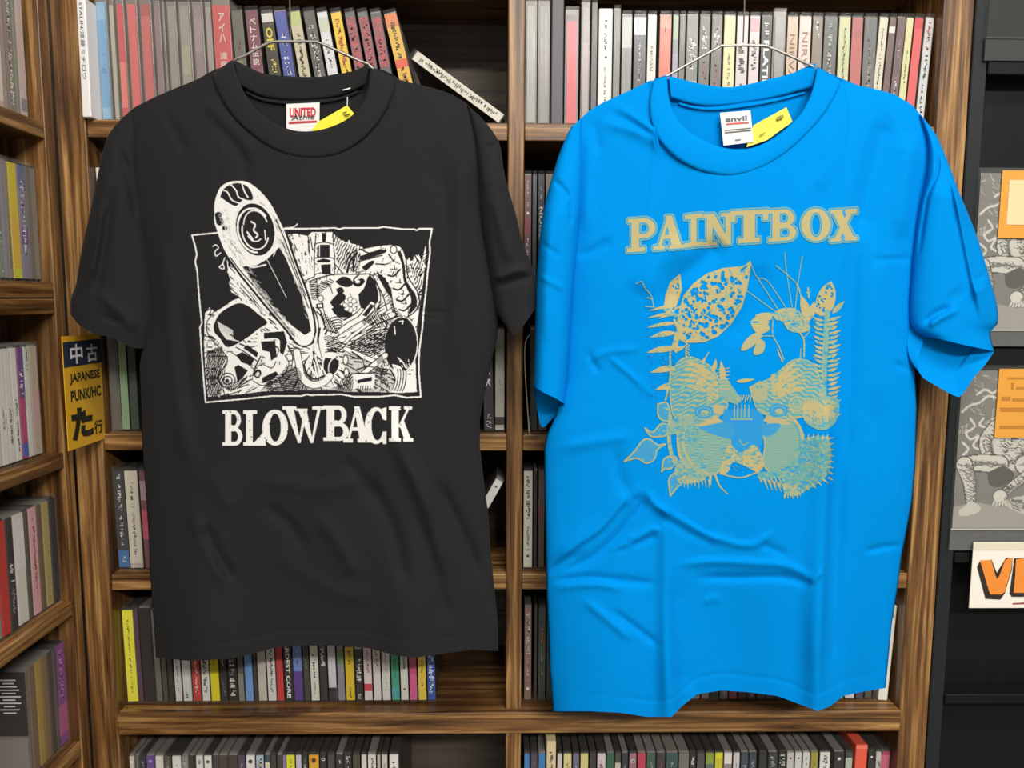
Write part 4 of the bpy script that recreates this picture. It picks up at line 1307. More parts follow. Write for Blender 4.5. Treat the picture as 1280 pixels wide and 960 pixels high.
        for j, i in zip(*np.nonzero(kk)):
            q = (idx[j, i], idx[j + 1, i], idx[j + 1, i + 1], idx[j, i + 1])
            if min(q) >= 0: F.append(q)
        me = mesh_of(name, V, F, True)
        at = me.color_attributes.new('ink', 'FLOAT_COLOR', 'POINT')
        c = np.clip(np.array(ink) * 1.12, 0, 1)
        at.data.foreach_set('color', np.stack([c, c, c, np.ones_like(c)], 1).ravel().astype(np.float32))
        return obj(name, me, mat, s.root, None, True)

    def flat(s, name, quad, y, mat, parent=None, thick=0.0006, label=None):
        """a small stiff tag: quad in pixels at depth y (scalar or one per corner)"""
        ys = y if isinstance(y, (list, tuple)) else [y] * len(quad)
        P = [at_y(p[0], p[1], yy) for p, yy in zip(quad, ys)]
        n = len(P)
        Q = [p + Vector((0, thick, 0)) for p in P]
        F = [tuple(range(n))[::-1], tuple(range(n, 2 * n))] + [(i, (i + 1) % n, n + (i + 1) % n, n + i) for i in range(n)]
        return obj(name, mesh_of(name, P + Q, F), mat, parent or s.root, label, True)

    def flat_text(s, name, string, quad, y, mat, parent, bold=0.0):
        """text stretched over a pixel quad: bl, br, tr, tl"""
        V, F, a = text_geo(string, bold)
        bl, br, tr, tl = [np.array(q, float) for q in quad]
        P = []
        for x, t in V:
            q = (1 - t) * ((1 - x) * bl + x * br) + t * ((1 - x) * tl + x * tr)
            P.append(at_y(q[0], q[1], y))
        me = mesh_of(name, P, F)
        return obj(name, me, mat, parent, None, True)


# ================================================================== black T-shirt
bs = Shirt('black_t_shirt', 'black cotton T-shirt with white BLOWBACK print hanging before the left shelves', BLACK_COTTON, -0.062, (400, 815))
bs.neck = (267, 492)
b_outer = [(265, 93), (272, 112), (281, 130), (297, 151), (316, 168), (339, 184), (365, 194), (391, 197), (419, 193), (446, 179), (466, 160), (482, 137), (491, 115), (494, 98)]
b_inner = [(291, 75), (296, 92), (305, 115), (318, 134), (335, 149), (354, 159), (372, 164), (391, 164), (410, 160), (429, 152), (444, 141), (455, 126), (461, 107), (463, 84)]
b_btop = [(293, 76), (311, 84), (326, 91), (344, 94), (372, 96), (400, 96), (419, 93), (438, 90), (453, 84), (461, 80)]
b_bseam = [(300, 106), (322, 118), (344, 123), (372, 125), (401, 123), (429, 118), (456, 106)]
b_lsh = [(160, 141), (170, 133), (192, 122), (215, 112), (247, 99), (266, 89)]
b_rsh = [(492, 94), (498, 99), (511, 103), (542, 110), (563, 117), (582, 128), (596, 142)]
b_hem = [(195, 822), (235, 826), (284, 824), (317, 817), (347, 809), (385, 807), (422, 807), (460, 810), (497, 820), (520, 822), (554, 817), (591, 812), (623, 814)]
b_left = [(160, 141), (160, 180), (164, 230), (172, 280), (180, 320), (184, 360), (184, 400), (178, 430), (174, 460), (176, 500), (178, 560), (182, 610), (186, 660), (187, 710), (190, 750), (193, 790), (195, 822)]
b_right = [(596, 142), (604, 180), (606, 220), (607, 260), (612, 300), (618, 340), (624, 380), (622, 420), (614, 455), (606, 490), (600, 525), (600, 560), (606, 610), (610, 640), (614, 695), (618, 735), (622, 775), (623, 814)]
top_f = b_lsh[:-1] + [(266, 91)] + [(x, y - 4) for x, y in b_outer[1:-1]] + [(493, 94)] + b_rsh[1:]
top_b = b_lsh[:-1] + [(266, 88), (291, 79), (311, 88), (326, 95), (344, 98), (372, 100), (400, 100), (419, 97), (438, 94), (453, 88), (463, 84), (480, 88), (493, 94)] + b_rsh[1:]
b_cr = [
    ([(252, 655), (268, 690), (292, 728)], -4.5, 9), ([(240, 640), (262, 690), (285, 735)], 3.0, 9),
    ([(330, 630), (365, 660), (380, 690)], -2.5, 9), ([(395, 640), (430, 690), (440, 720)], 2.5, 10),
    ([(455, 590), (490, 660), (510, 740)], -3.5, 10), ([(500, 560), (535, 640), (560, 720)], 3.5, 11),
    ([(545, 600), (575, 660), (600, 720)], -4.0, 9), ([(520, 640), (545, 720), (560, 780)], -3.0, 10),
    ([(480, 520), (520, 600), (545, 650)], 2.5, 10), ([(430, 570), (470, 630)], -2.0, 9),
    ([(250, 125), (290, 155), (320, 200)], 2.0, 8), ([(262, 150), (300, 190), (310, 230)], -1.8, 8),
    ([(205, 140), (225, 175), (232, 190)], -1.5, 7), ([(500, 115), (480, 160), (450, 200)], 1.8, 9),
    ([(590, 170), (575, 260), (570, 380), (575, 480)], 3.0, 14), ([(545, 180), (560, 300), (555, 420)], -2.5, 14),
    ([(205, 300), (215, 420), (225, 520), (245, 600)], 2.5, 12), ([(225, 380), (232, 450), (240, 520)], -2.5, 9),
    ([(515, 388), (565, 392)], -1.2, 3), ([(520, 395), (560, 400)], -1.0, 3),
    ([(320, 600), (400, 610), (460, 600)], 1.5, 10), ([(260, 590), (290, 640)], 1.5, 12),
    ([(200, 803), (235, 806), (284, 804), (317, 797), (347, 789), (385, 787), (422, 787), (460, 790), (497, 800), (520, 802), (554, 797), (591, 792), (618, 794)], -.6, 1.6),
    ([(340, 690), (420, 740), (470, 745)], 1.2, 10),
]


def b_wave(P, v):
    x, y = P[..., 0], P[..., 1]
    g = sstep(y, 560, 815)
    z = 12 * np.exp(-((x - 255) / 38) ** 2) - 7 * np.exp(-((x - 385) / 60) ** 2) + 10 * np.exp(-((x - 510) / 30) ** 2) - 4 * np.exp(-((x - 590) / 26) ** 2)
    ripple = 0.8 * np.sin(x * 0.045 + y * 0.013) + 0.6 * np.sin(x * 0.021 - y * 0.03 + 1)
    return (z * g + ripple) * 1e-3


bs.body(top_f, top_b, b_hem, b_left, b_right, b_cr, b_wave)
bs.collar(b_inner, b_outer, b_btop, b_bseam)
bs.sleeve([(153, 147), (168, 135)],
          [(153, 147), (140, 162), (133, 175), (127, 195), (122, 220), (115, 254), (110, 277), (104, 302), (99, 330), (95, 355), (89, 373), (88, 393)],
          [(168, 135), (172, 180), (174, 230), (180, 280), (187, 320), (192, 370), (193, 405), (186, 436)],
          [(88, 393), (100, 407), (118, 417), (140, 422), (165, 434), (186, 436)],
          [(88, 393), (102, 405), (120, 414), (142, 419), (166, 430), (186, 436)],
          0.022, 0.004, -0.004,
          [([(150, 185), (163, 230), (172, 280)], -3, 6), ([(128, 250), (120, 310), (112, 350)], 3.0, 6), ([(140, 240), (128, 320), (118, 370)], -2.5, 6),
           ([(125, 370), (150, 390), (170, 415)], 2.5, 7), ([(128, 395), (150, 405)], -1.5, 4)])
bs.sleeve([(600, 145), (584, 131)],
          [(600, 145), (615, 163), (625, 182), (630, 215), (636, 238), (646, 272), (651, 296), (658, 315), (666, 336), (670, 356), (669, 386)],
          [(584, 131), (592, 170), (598, 220), (600, 270), (606, 310), (612, 350), (618, 385), (628, 402)],
          [(669, 386), (660, 399), (649, 414), (640, 417), (628, 402)],
          [(669, 386), (662, 392), (652, 400), (642, 404), (628, 402)],
          0.024, 0.004, 0.0,
          [([(618, 349), (640, 340), (664, 336)], 3.5, 5), ([(620, 358), (645, 350), (668, 347)], -2.5, 5), ([(607, 185), (622, 180)], -1.5, 3),
           ([(615, 240), (628, 290), (640, 330)], 2.5, 8)], outer_first=False)

INK_W = ink_mat('white_screen_print', '#dcdad6', '#202021')

# ---- the comic-style chest print: raised pipe, masked head, fist and gun inside a ragged frame
cv = Canvas(232, 220, 546, 506, 3)
frame = [(240, 294), (272, 291), (300, 290), (353, 286), (380, 286), (419, 285), (424, 286.5), (430, 285), (473, 285), (479, 283.6), (504, 286.5), (518, 286.5), (521, 288), (524, 286), (540, 286),
         (537, 302), (537.5, 316), (534.5, 341), (533, 360), (529.5, 389), (528, 410), (524, 438), (523.6, 465), (526, 496), (508, 497), (494, 494), (473, 496), (443, 496), (427, 493), (388, 494), (384, 493), (377, 495),
         (340, 495), (302, 499), (257, 503), (255, 479), (252.5, 448), (250, 409), (252.5, 404), (251, 393), (249, 372), (247.5, 353), (246.7, 340), (244, 327), (246, 318), (244, 308)]
field = [(256, 392), (262, 384), (268, 390), (276, 386), (290, 376), (300, 372), (289, 365), (286, 352), (291, 348), (284, 340), (288, 330), (296, 336), (330, 370), (372, 350), (352, 302), (362, 298), (356, 294), (370, 292), (385, 295), (390, 290), (415, 290), (421, 296),
         (430, 303), (447, 306), (456, 311), (470, 308), (485, 306), (503, 310), (508, 324), (515, 327), (520, 325), (524, 331), (528, 325), (532, 306), (533, 318), (529, 350), (525, 380), (521, 408), (519, 440), (520, 470), (521, 490),
         (500, 491), (470, 490), (440, 490), (420, 488), (380, 488), (330, 489), (300, 493), (260, 496), (257, 470), (255, 430)]
cv.poly(field, 1.0)
# mid-tone ground along the foot of the frame
cv.poly([(258, 440), (278, 432), (282, 460), (276, 495), (260, 495)], .55)
cv.poly([(330, 470), (372, 455), (400, 480), (440, 488), (330, 488)], .5)
cv.poly([(430, 440), (500, 470), (505, 490), (430, 490)], .6)
cv.hatch(field, 900, 0.0, 6, 17, 1.1, 0, 10, (392, 440))
cv.hatch([(256, 395), (285, 430), (280, 495), (258, 495)], 120, 0.0, 2, 6, .8, 85, 20)
cv.hatch([(256, 395), (285, 430), (280, 495), (258, 495)], 60, 1.0, 2, 6, .8, 60, 30)
cv.hatch([(285, 340), (310, 355), (335, 395), (300, 372)], 50, 1.0, 4, 10, 1.6, 60, 25)
cv.hatch([(352, 300), (380, 296), (395, 340), (385, 360)], 60, 1.0, 4, 10, 1.6, 75, 25)
cv.hatch([(415, 295), (450, 310), (440, 330), (420, 335)], 70, 1.0, 4, 9, 1.6, 70, 25)
cv.hatch([(508, 325), (531, 320), (528, 350), (520, 400), (510, 350)], 60, 1.0, 4, 10, 1.8, 70, 20)
# curls of smoke
for c in ([(266, 308), (270, 306), (273, 310), (269, 314), (270, 320), (276, 316)], [(281, 322), (278, 330), (274, 334), (280, 336), (279, 330)], [(360, 298), (368, 296), (366, 303), (372, 304), (374, 297)], [(352, 285), (366, 284), (372, 280)],
          [(284, 326), (287, 345), (293, 357)], [(370, 300), (378, 308), (384, 300)]):
    cv.line(c, 1.3, 1.0, True)
# dome on the left
dome = [(263, 406), (271, 390), (285, 381), (299, 376), (312, 380), (324, 390), (337, 403), (324, 414), (307, 427), (285, 438), (271, 425), (264, 417)]
cv.poly(dome, 1.0, True)
cv.poly([(267, 406), (274, 393), (286, 384), (299, 379), (311, 383), (322, 392), (334, 403), (322, 412), (306, 424), (285, 434), (275, 423), (268, 415)], 0.0, True)
for k in range(14):
    cv.line([(272 + k * 1.4, 402 + k * .8), (275 + k * 1.3, 413 + k * .9), (283 + k * 1.2, 424 + k * .2)], .9, 1.0 if k % 2 else .6)
cv.line([(263, 396), (258, 405), (261, 420), (272, 432), (284, 446)], 1.2, 0.0, True)
cv.line([(256, 390), (264, 386), (262, 394), (270, 388)], 1.1, 0.0, True)
# gun and fist
cv.poly([(284, 446), (306, 428), (326, 437), (325, 452), (309, 472), (295, 486), (276, 480), (274, 468)], 1.0, True)
cv.line([(284, 446), (283, 456), (274, 468), (276, 481), (292, 486), (309, 470)], 1.4, 0.0, True)
cv.poly([(295, 444), (303, 440), (318, 449), (314, 457), (302, 453)], 0.0)
cv.poly([(304, 435), (309, 431), (323, 441), (321, 447)], 0.0)
cv.poly([(293, 459), (298, 456), (310, 463), (303, 473), (297, 478)], 0.0)
cv.ell(284.5, 475.5, 10, 10, 1.0); cv.ring(284.5, 475.5, 9.5, 9, 1.3, 0.0); cv.ring(284.5, 475.5, 5.5, 5, 1.4, 0.0); cv.ell(284, 476, 2.4, 2.4, 0.0)
cv.line([(295, 434), (306, 440), (322, 452)], 1.4, 0.0); cv.line([(290, 441), (304, 450), (318, 462)], 1.2, 0.0); cv.line([(326, 445), (318, 462), (316, 474)], 1.6, 0.0, True)
cv.poly([(322, 416), (357, 412), (361, 428), (357, 446), (350, 456), (336, 452), (322, 432)], 1.0, True)
cv.poly([(330, 416), (355, 414), (359, 428), (354, 444), (349, 440), (350, 426), (330, 424)], 0.0)
cv.poly([(326, 427), (344, 426), (346, 446), (339, 451), (337, 440), (328, 438)], 0.0)
cv.line([(324, 425), (346, 424), (349, 432), (347, 448), (340, 454), (328, 452)], 1.8, 1.0, True)
cv.poly([(330, 456), (350, 446), (360, 452), (356, 466), (342, 476), (320, 482), (316, 474), (320, 462)], 1.0, True)
cv.poly([(328, 472), (345, 464), (348, 468), (340, 475), (328, 478)], 0.0)
cv.ell(322, 467, 4.5, 5.5, 0.0, 20); cv.ell(322, 468, 2.4, 3.4, .7, 20)
cv.line([(330, 456), (340, 460), (345, 452)], 1.2, 0.0, True); cv.line([(316, 476), (330, 482), (350, 473), (361, 456), (356, 444)], 1.3, 0.0, True)
cv.poly([(336, 477), (350, 474), (353, 484), (340, 486)], 1.0); cv.line([(337, 478), (350, 475), (352, 484), (341, 486), (337, 478)], 1.0, 0.0); cv.hatch([(338, 478), (350, 476), (351, 484), (340, 485)], 6, 0, 3, 5, 1, 70)
# pillar of rings behind the mask
cv.poly([(394, 296), (415, 296), (420, 345), (392, 348)], 1.0)
for x in (393, 418): cv.line([(x + (2 if x < 400 else -2), 292), (x, 318), (x, 346)], 1.3, 0.0)
cv.poly([(400, 306), (412, 306), (412, 322), (400, 322)], 0.0); cv.poly([(397, 307), (399, 306), (399, 321), (396, 321)], 0.0)
cv.poly([(396, 326), (404, 323), (413, 325), (413, 328), (396, 328)], 0.0); cv.poly([(401, 331), (413.5, 330), (413.5, 343), (403, 343)], 0.0)
cv.poly([(402, 291), (408, 291), (407, 303), (403, 303)], 0.0)
cv.ring(405, 345, 12, 4, 1.2, 0.0, 0, 180, 360); cv.ring(405, 325, 13, 4, 1.2, 0.0, 0, 180, 360); cv.ring(405, 307, 12, 4, 1.2, 0.0, 0, 180, 360)
cv.line([(393, 346), (384, 350), (380, 358)], 1.4, 0.0, True); cv.line([(418, 330), (424, 336), (428, 342)], 1.4, 0.0, True)
# masked head
cv.poly([(386, 360), (400, 350), (420, 344), (450, 342), (466, 344), (474, 360), (476, 378), (470, 392), (452, 404), (424, 416), (408, 412), (398, 395), (392, 378)], 1.0, True)
cv.line([(386, 352), (400, 347), (420, 343), (448, 343), (463, 343), (470, 352), (475, 366), (475, 380), (468, 392)], 1.4, 0.0, True)
cv.poly([(419, 352), (428, 346), (437, 348), (441, 355), (434, 359), (424, 356)], 0.0, True)
cv.poly([(420, 361), (427, 359), (430, 365), (423, 367)], 0.0, True)
cv.poly([(412, 378), (424, 366), (432, 370), (428, 378), (418, 384)], 0.0, True)
cv.poly([(414, 386), (424, 381), (436, 384), (440, 394), (430, 397), (420, 394)], 0.0, True)
cv.poly([(448, 368), (455, 360), (460, 346), (464, 346), (470, 356), (473, 370), (470, 380), (456, 386), (450, 382)], 0.0, True)
cv.poly([(440, 352), (452, 348), (456, 352), (450, 358), (443, 357)], 0.0, True); cv.ell(447, 352, 3, 2.2, 1.0)
for k in range(8):
    a = k * math.pi / 4
    cv.ell(438 + 6.5 * math.cos(a), 381 + 6.5 * math.sin(a), 3.6, 3.6, 1.0); cv.ring(438 + 6.5 * math.cos(a), 381 + 6.5 * math.sin(a), 3.2, 3.2, .8, 0.0)
cv.ell(438, 381, 4, 4, 1.0); cv.ring(438, 381, 3, 3, 1.0, 0.0)
for k in range(5):
    cv.line([(413 + k * 1.2, 398 + k * 3.2), (422 + k, 396 + k * 3.4), (428, 399 + k * 3)], 1.3, 0.0, True)
cv.ell(401, 373, 4, 4.4, 1.0); cv.ring(401, 373, 3.5, 3.8, 1.0, 0.0); cv.poly([(395, 380), (404, 378), (405, 385), (396, 386)], 0.0); cv.poly([(397, 381), (402, 380), (403, 384), (398, 384)], 1.0)
cv.line([(394, 384), (400, 388), (404, 400), (408, 412), (420, 416)], 1.5, 0.0, True); cv.line([(404, 386), (408, 398), (414, 410)], 1.2, 0.0, True)
# finger and arm bars
cv.poly([(420, 414), (436, 402), (448, 396), (456, 386), (464, 376), (469, 378), (468, 388), (456, 398), (440, 408), (424, 419)], 1.0)
cv.line([(420, 414), (436, 402), (448, 396), (456, 386), (464, 376), (469, 379), (468, 388), (456, 399), (440, 408), (424, 419)], 1.2, 0.0)
cv.poly([(453, 394), (464, 380), (468, 382), (458, 396)], 0.0)
cv.line([(424, 436), (440, 420), (470, 398)], 5, 0.0); cv.line([(424, 436), (440, 420), (472, 396)], 3.2, 1.0)
# sleeve arm top right with clenched fingers
arm = [(432, 330), (438, 318), (450, 312), (480, 306), (500, 308), (507, 322), (510, 345), (522, 365), (524, 380), (516, 392), (500, 398), (492, 384), (488, 360), (480, 345), (468, 340), (455, 338), (444, 340), (436, 342)]
cv.poly(arm, 1.0, True); cv.line(arm[:13], 1.6, 0.0, True)
cv.poly([(450, 320), (478, 312), (481, 316), (452, 325)], 0.0, True); cv.line([(448, 327), (478, 319)], 1.4, 0.0)
cv.poly([(496, 314), (501, 315), (506, 332), (508, 350), (520, 370), (520, 384), (511, 392), (514, 374), (505, 352), (502, 330)], 0.0, True)
for (x, y) in ((492, 340), (499, 357), (503, 371), (506, 383)):
    cv.line([(x - 7, y + 4), (x, y + 5), (x + 8, y - 3)], 2.2, 0.0, True); cv.line([(x - 5, y - 4), (x + 3, y - 3)], 1.0, 0.0)
    cv.line([(x + 1, y - 8), (x + 1.5, y - 3)], 1.2, 0.0)
cv.poly([(470, 338), (478, 345), (486, 356), (490, 372), (484, 366), (476, 352)], 0.0, True); cv.ell(476, 341, 2.4, 2.4, 1.0)
cv.line([(462, 344), (470, 354), (478, 368), (484, 388)], 1.4, 0.0, True); cv.line([(434, 340), (438, 326), (446, 316)], 3.0, 0.0, True); cv.line([(442, 338), (441, 322)], 2.2, 0.0)
cv.ring(492, 312, 4, 5, 1.3, 0.0); cv.poly([(452, 334), (464, 326), (468, 328), (458, 338)], 0.0, True)
cv.hatch(arm, 55, 0.0, 2, 6, .8, 110, 30)
# egg-shaped black ellipse with white outline on the right
cv.ell(501, 431, 22, 36, 0.0, 3); cv.ring(501, 431, 21, 35, 1.5, 1.0, 3)
for p in ([(493, 408), (494, 418)], [(497, 447), (503, 452), (508, 460)], [(499, 402), (504, 401), (503, 405)]): cv.line(p, 1.4, 1.0)
cv.hatch([(498, 450), (518, 450), (515, 462), (505, 462)], 14, 1.0, 1, 3, 1.0, 60)
# crossed straps, buckle, coil
cv.line([(432, 436), (474, 454)], 7, 0.0); cv.line([(432, 436), (476, 455)], 5, 1.0)
cv.line([(482, 444), (455, 466)], 8, 0.0); cv.line([(482, 444), (453, 468)], 5.6, 1.0); cv.poly([(470, 450), (478, 444), (481, 450), (472, 458)], .35)
cv.line([(436, 432), (460, 416), (486, 411)], 1.5, 0.0, True)
cv.hatch([(436, 430), (470, 414), (482, 420), (476, 445), (455, 440)], 60, 0.0, 2, 6, 1.1, 20, 60)
cv.poly([(440, 468), (470, 467), (466, 485), (438, 486)], 1.0); cv.poly([(447, 475), (465, 471), (465, 476), (448, 479)], 0.0); cv.line([(440, 467), (468, 466)], 1.4, 0.0)
for k in range(6): cv.line([(448 + k * 3, 482), (447 + k * 3, 489)], 1.0, 0.0)
cv.hatch([(468, 465), (482, 450), (490, 470), (486, 490), (465, 490)], 45, 0.0, 2, 5, 1.0, 70, 50)
cv.poly([(490, 455), (500, 458), (508, 468), (510, 480), (504, 490), (490, 489), (494, 472)], 1.0, True)
for k in range(4): cv.ring(494 + k * 3.4, 475, 3, 14, 1.2, 0.0, 8, -80, 80)
cv.poly([(512, 470), (519, 462), (521, 490), (503, 491)], 1.0)
# the hook and chain eye beneath the pipe
cv.ell(414, 455, 11, 15, 0.0, 10); cv.ring(414, 455, 10.5, 14.5, 1.6, 1.0, 10); cv.ring(417, 458, 6, 11, 1.4, 1.0, 15, 90, 300)
cv.ell(413, 444, 8, 4, 1.0, 0)
for q in ((432, 450), (433, 466)): cv.ell(*q, 3.2, 6, 1.0); cv.ring(*q, 3, 6, 1.2, 0.0)
hook = [(371, 440), (374, 456), (378, 472), (390, 481), (404, 478), (412, 470)]
cv.line(hook, 10, 0.0, True); cv.line(hook, 8, 1.0, True); cv.line([(380, 456), (384, 468), (394, 474), (404, 470)], 2.2, 0.0, True)
cv.line([(384, 452), (390, 462), (396, 470)], 3.0, 1.0)
cv.ring(409, 480, 9, 5, 1.4, 1.0, 0, 0, 180)
# flames licking up beside the pipe foot
cv.poly([(384, 372), (392, 378), (398, 396), (404, 412), (408, 432), (402, 446), (394, 440), (390, 415), (384, 395)], 1.0, True)
for p in ([(386, 385), (392, 400), (390, 415)], [(392, 385), (398, 405), (396, 430)], [(400, 410), (398, 428), (402, 446)], [(384, 400), (386, 412), (392, 424), (392, 440)]):
    cv.line(p, 2.0, 0.0, True, .7)
# engraved shading: ruled lines on the shaded side of each form
def rule(period, duty, ang, wob=.5):
    cx_, sx_ = math.cos(R(ang)), math.sin(R(ang))
    return lambda X, Y: ((X * cx_ + Y * sx_ + wob * np.sin(X * .5 - Y * .3)) % period) < period * duty


for pts_, pr, du, an_ in (
        ([(276, 470), (284, 486), (300, 484), (309, 472), (300, 474), (288, 478)], 2.2, .5, 40), ([(322, 478), (345, 474), (358, 458), (357, 470), (342, 480)], 2.2, .5, 60), ([(398, 392), (408, 412), (424, 417), (416, 402), (406, 392)], 2.2, .5, 20),
        ([(393, 358), (410, 349), (418, 352), (404, 364), (396, 372)], 2.4, .5, 120), ([(452, 402), (466, 390), (475, 376), (472, 394), (456, 406)], 2.2, .5, 30), ([(466, 341), (480, 346), (489, 364), (482, 362), (474, 350)], 2.2, .55, 100),
        ([(438, 340), (442, 322), (450, 316), (448, 338)], 2.4, .5, 10), ([(484, 366), (494, 384), (504, 396), (496, 397), (488, 384)], 2.2, .5, 70), ([(436, 432), (456, 420), (484, 414), (481, 436), (462, 446)], 2.4, .5, 65),
        ([(334, 474), (372, 460), (374, 488), (336, 488)], 2.2, .5, 85), ([(258, 440), (276, 434), (282, 455), (276, 492), (260, 494)], 2.4, .45, 15), ([(430, 470), (440, 466), (440, 488), (420, 486)], 2.2, .5, 20),
        ([(386, 352), (396, 350), (398, 372), (390, 374)], 2.6, .5, 95), ([(418, 300), (446, 310), (440, 330), (424, 334)], 3.2, .4, 25), ([(300, 352), (318, 370), (330, 392), (316, 380), (304, 368)], 3.0, .35, 140),
        ([(512, 330), (528, 328), (524, 380), (520, 360)], 3.0, .4, 20), ([(404, 420), (420, 420), (428, 436), (412, 440)], 2.2, .5, 110), ([(452, 398), (482, 392), (490, 404), (470, 410)], 2.6, .45, 150)):
    cv.poly(pts_, 0.0, True, rule(pr, du, an_))
for p in ([(402, 352), (412, 358), (416, 368)], [(396, 390), (404, 398), (406, 410)], [(430, 400), (444, 392), (452, 384)], [(448, 344), (442, 350), (444, 358)], [(470, 330), (484, 330), (494, 324)], [(486, 318), (492, 326), (500, 330)],
          [(452, 312), (462, 316), (480, 310)], [(300, 430), (312, 434), (322, 432)], [(340, 430), (348, 436), (346, 446)], [(360, 432), (366, 446), (364, 460)], [(424, 428), (432, 430), (438, 424)], [(446, 462), (462, 458), (476, 464)],
          [(488, 462), (494, 474), (490, 488)], [(440, 440), (452, 448), (456, 460)], [(418, 478), (428, 482), (438, 478)], [(476, 398), (484, 404), (480, 412)]):
    cv.line(p, 2.0, 0.0, True, .8)
cv.hatch(field, 90, 0.0, 3, 7, .9, 65, 50)
# the pipe
pipe = [(268, 262), (269, 250), (275, 235), (285, 228), (298, 226), (310, 228), (323, 237), (337, 253), (348, 273), (357, 293), (368, 327), (380, 358), (386, 376), (391, 396), (393, 414), (389, 428), (380, 432), (371, 428), (358, 411), (340, 390), (330, 378), (317, 362), (303, 345), (285, 320), (278, 307), (272, 290), (268, 277)]
cv.line(pipe + [pipe[0]], 5.5, 0.0); cv.poly(pipe, 1.0, True)
cv.poly([(303, 333), (320, 332), (334, 324), (349, 309), (357, 322), (367, 346), (377, 370), (385, 394), (389, 414), (381, 419), (366, 408), (350, 393), (333, 374), (316, 352)], 0.0)
cv.hatch([(305, 335), (330, 365), (370, 412), (385, 425), (370, 425), (340, 390)], 60, .55, 2, 5, 1.0, 50, 25)
cv.line([(333, 323), (346, 348), (358, 372)], .9, .8)
cv.line([(288, 322), (300, 338), (322, 363), (342, 388), (368, 420)], 1.5, 0.0, True)
cv.line([(352, 300), (362, 325), (374, 355), (386, 385)], 1.2, 0.0, True)
cv.poly([(275, 246), (280, 236), (290, 230), (300, 229), (309, 233), (315, 242), (315, 250), (304, 250), (296, 257), (288, 255)], 0.0, True)
for p in ([(276, 237), (284, 240), (290, 250), (299, 254)], [(288, 230), (295, 238), (298, 246), (306, 250)], [(302, 228), (305, 238), (310, 247)]): cv.line(p, 1.7, 1.0, True)
for e in ((273, 269, 4.5, 4), (275, 277, 5, 5), (281, 285, 3.4, 3), (272, 273, 3, 3)): cv.ell(*e, 0.0)
cv.hatch([(272, 258), (285, 262), (290, 300), (278, 300)], 80, .55, 1, 4, .8, 70, 60)
cv.hatch([(280, 300), (292, 300), (330, 362), (366, 412), (372, 426), (330, 378)], 120, .35, 2, 6, .9, 52, 25)
cv.hatch([(340, 262), (352, 285), (376, 352), (390, 400), (384, 400), (366, 345), (346, 300)], 70, .35, 3, 8, .9, 66, 12)
cv.line([(345, 275), (356, 300), (368, 333), (382, 370)], 1.4, 0.0, True)
cv.hatch([(320, 242), (345, 275), (345, 290), (325, 255)], 30, .4, 2, 6, .9, 60, 20)
cv.ell(319, 287, 26.5, 36, 0.0, -14); cv.ring(319, 287, 25, 34.5, 2.6, 1.0, -14); cv.ring(318, 288, 20.5, 28, 2.4, 1.0, -14, 100, 330); cv.ring(319, 290, 16, 22, 1.8, 1.0, -14, 30, 210)
cv.ring(320, 284, 15, 21, 1.6, .9, -14, 200, 350); cv.ring(318, 288, 10, 14, 1.6, 1.0, -14, 60, 160)
cv.line([(314, 277), (319, 281), (317, 288), (322, 293), (320, 297)], 2.2, .9, True); cv.line([(309, 290), (316, 299)], 2, 1.0); cv.line([(331, 288), (332, 300)], 1.5, 1.0)
cv.line([(305, 328), (315, 334), (332, 331)], 2.0, 1.0, True); cv.line([(340, 316), (345, 312), (342, 320)], 1.2, 1.0)
# ragged frame line last
cv.line(frame[:2], 1.9, 1.0); cv.line(frame[3:] + [frame[0]], 1.9, 1.0)
for p in ((262, 497), (300, 494)): pass
bs.print_canvas('chest_print', cv, INK_W)

cv = Canvas(270, 500, 522, 566, 3)
for ch, x0, x1, y0, y1 in (('B', 278, 303, 513, 557), ('L', 304, 331, 513, 557), ('O', 328, 360, 512, 557), ('W', 355, 404, 508, 554), ('B', 404, 436, 507, 551), ('A', 429, 463, 508, 553), ('C', 456, 483, 509, 555), ('K', 486, 515, 508, 552)):
    slab(cv, ch, x0, y0, x1, y1)
    if ch == 'L': cv.line([(333, 511), (325, 545)], 1.2, 0.0)
cv.hatch([(276, 510), (516, 508), (516, 556), (276, 556)], 130, 0.0, .6, 2.2, .7, 60, 80)
bs.print_canvas('chest_lettering', cv, INK_W)

# woven label and price tag in the neck
LABEL_W = paper('#e9e6e2', 0.7, 'woven_label'); RED = paper('#c8283a', 0.7); TAG_Y = paper('#e6dc1e', 0.5, 'yellow_card')
INKK = paper('#3a3632', 0.7)
yb = bs.y0 + 0.0025
lab = bs.flat('neck_label', [(358, 165), (399, 166), (399.5, 128), (358, 130)], yb, LABEL_W, label='white woven neck label with red lettering')
bs.flat_text('label_text', 'UNITED', [(362, 147), (395, 146), (395, 134), (362, 135)], yb - .0005, RED, lab, .04)
bs.flat_text('label_text', 'Athle', [(364, 150.5), (393, 149), (394, 142), (366, 143)], yb - .0008, INKK, lab, .0)
bs.flat('label_band', [(361, 155), (396, 153), (396, 150.5), (361, 152)], yb - .0004, RED, lab)
tag = bs.flat('price_tag', [(386, 168), (398, 152), (434, 131.5), (443.5, 143), (428, 156)], [yb - .002, yb - .001, yb, yb - .001, yb - .003], TAG_Y, label='yellow card price tag')
bs.flat('tag_print', [(430, 144), (437, 142), (437.5, 143.2), (430.5, 145.2)], yb - .0032, INKK, tag)
bs.flat('tag_print', [(428, 141), (433, 139), (433.5, 140), (428.5, 142)], yb - .0032, INKK, tag)
bs.flat('tag_fastener', [(433.6, 132), (434.6, 132), (434.8, 121), (433.8, 121)], yb - .0005, LABEL_W, tag)
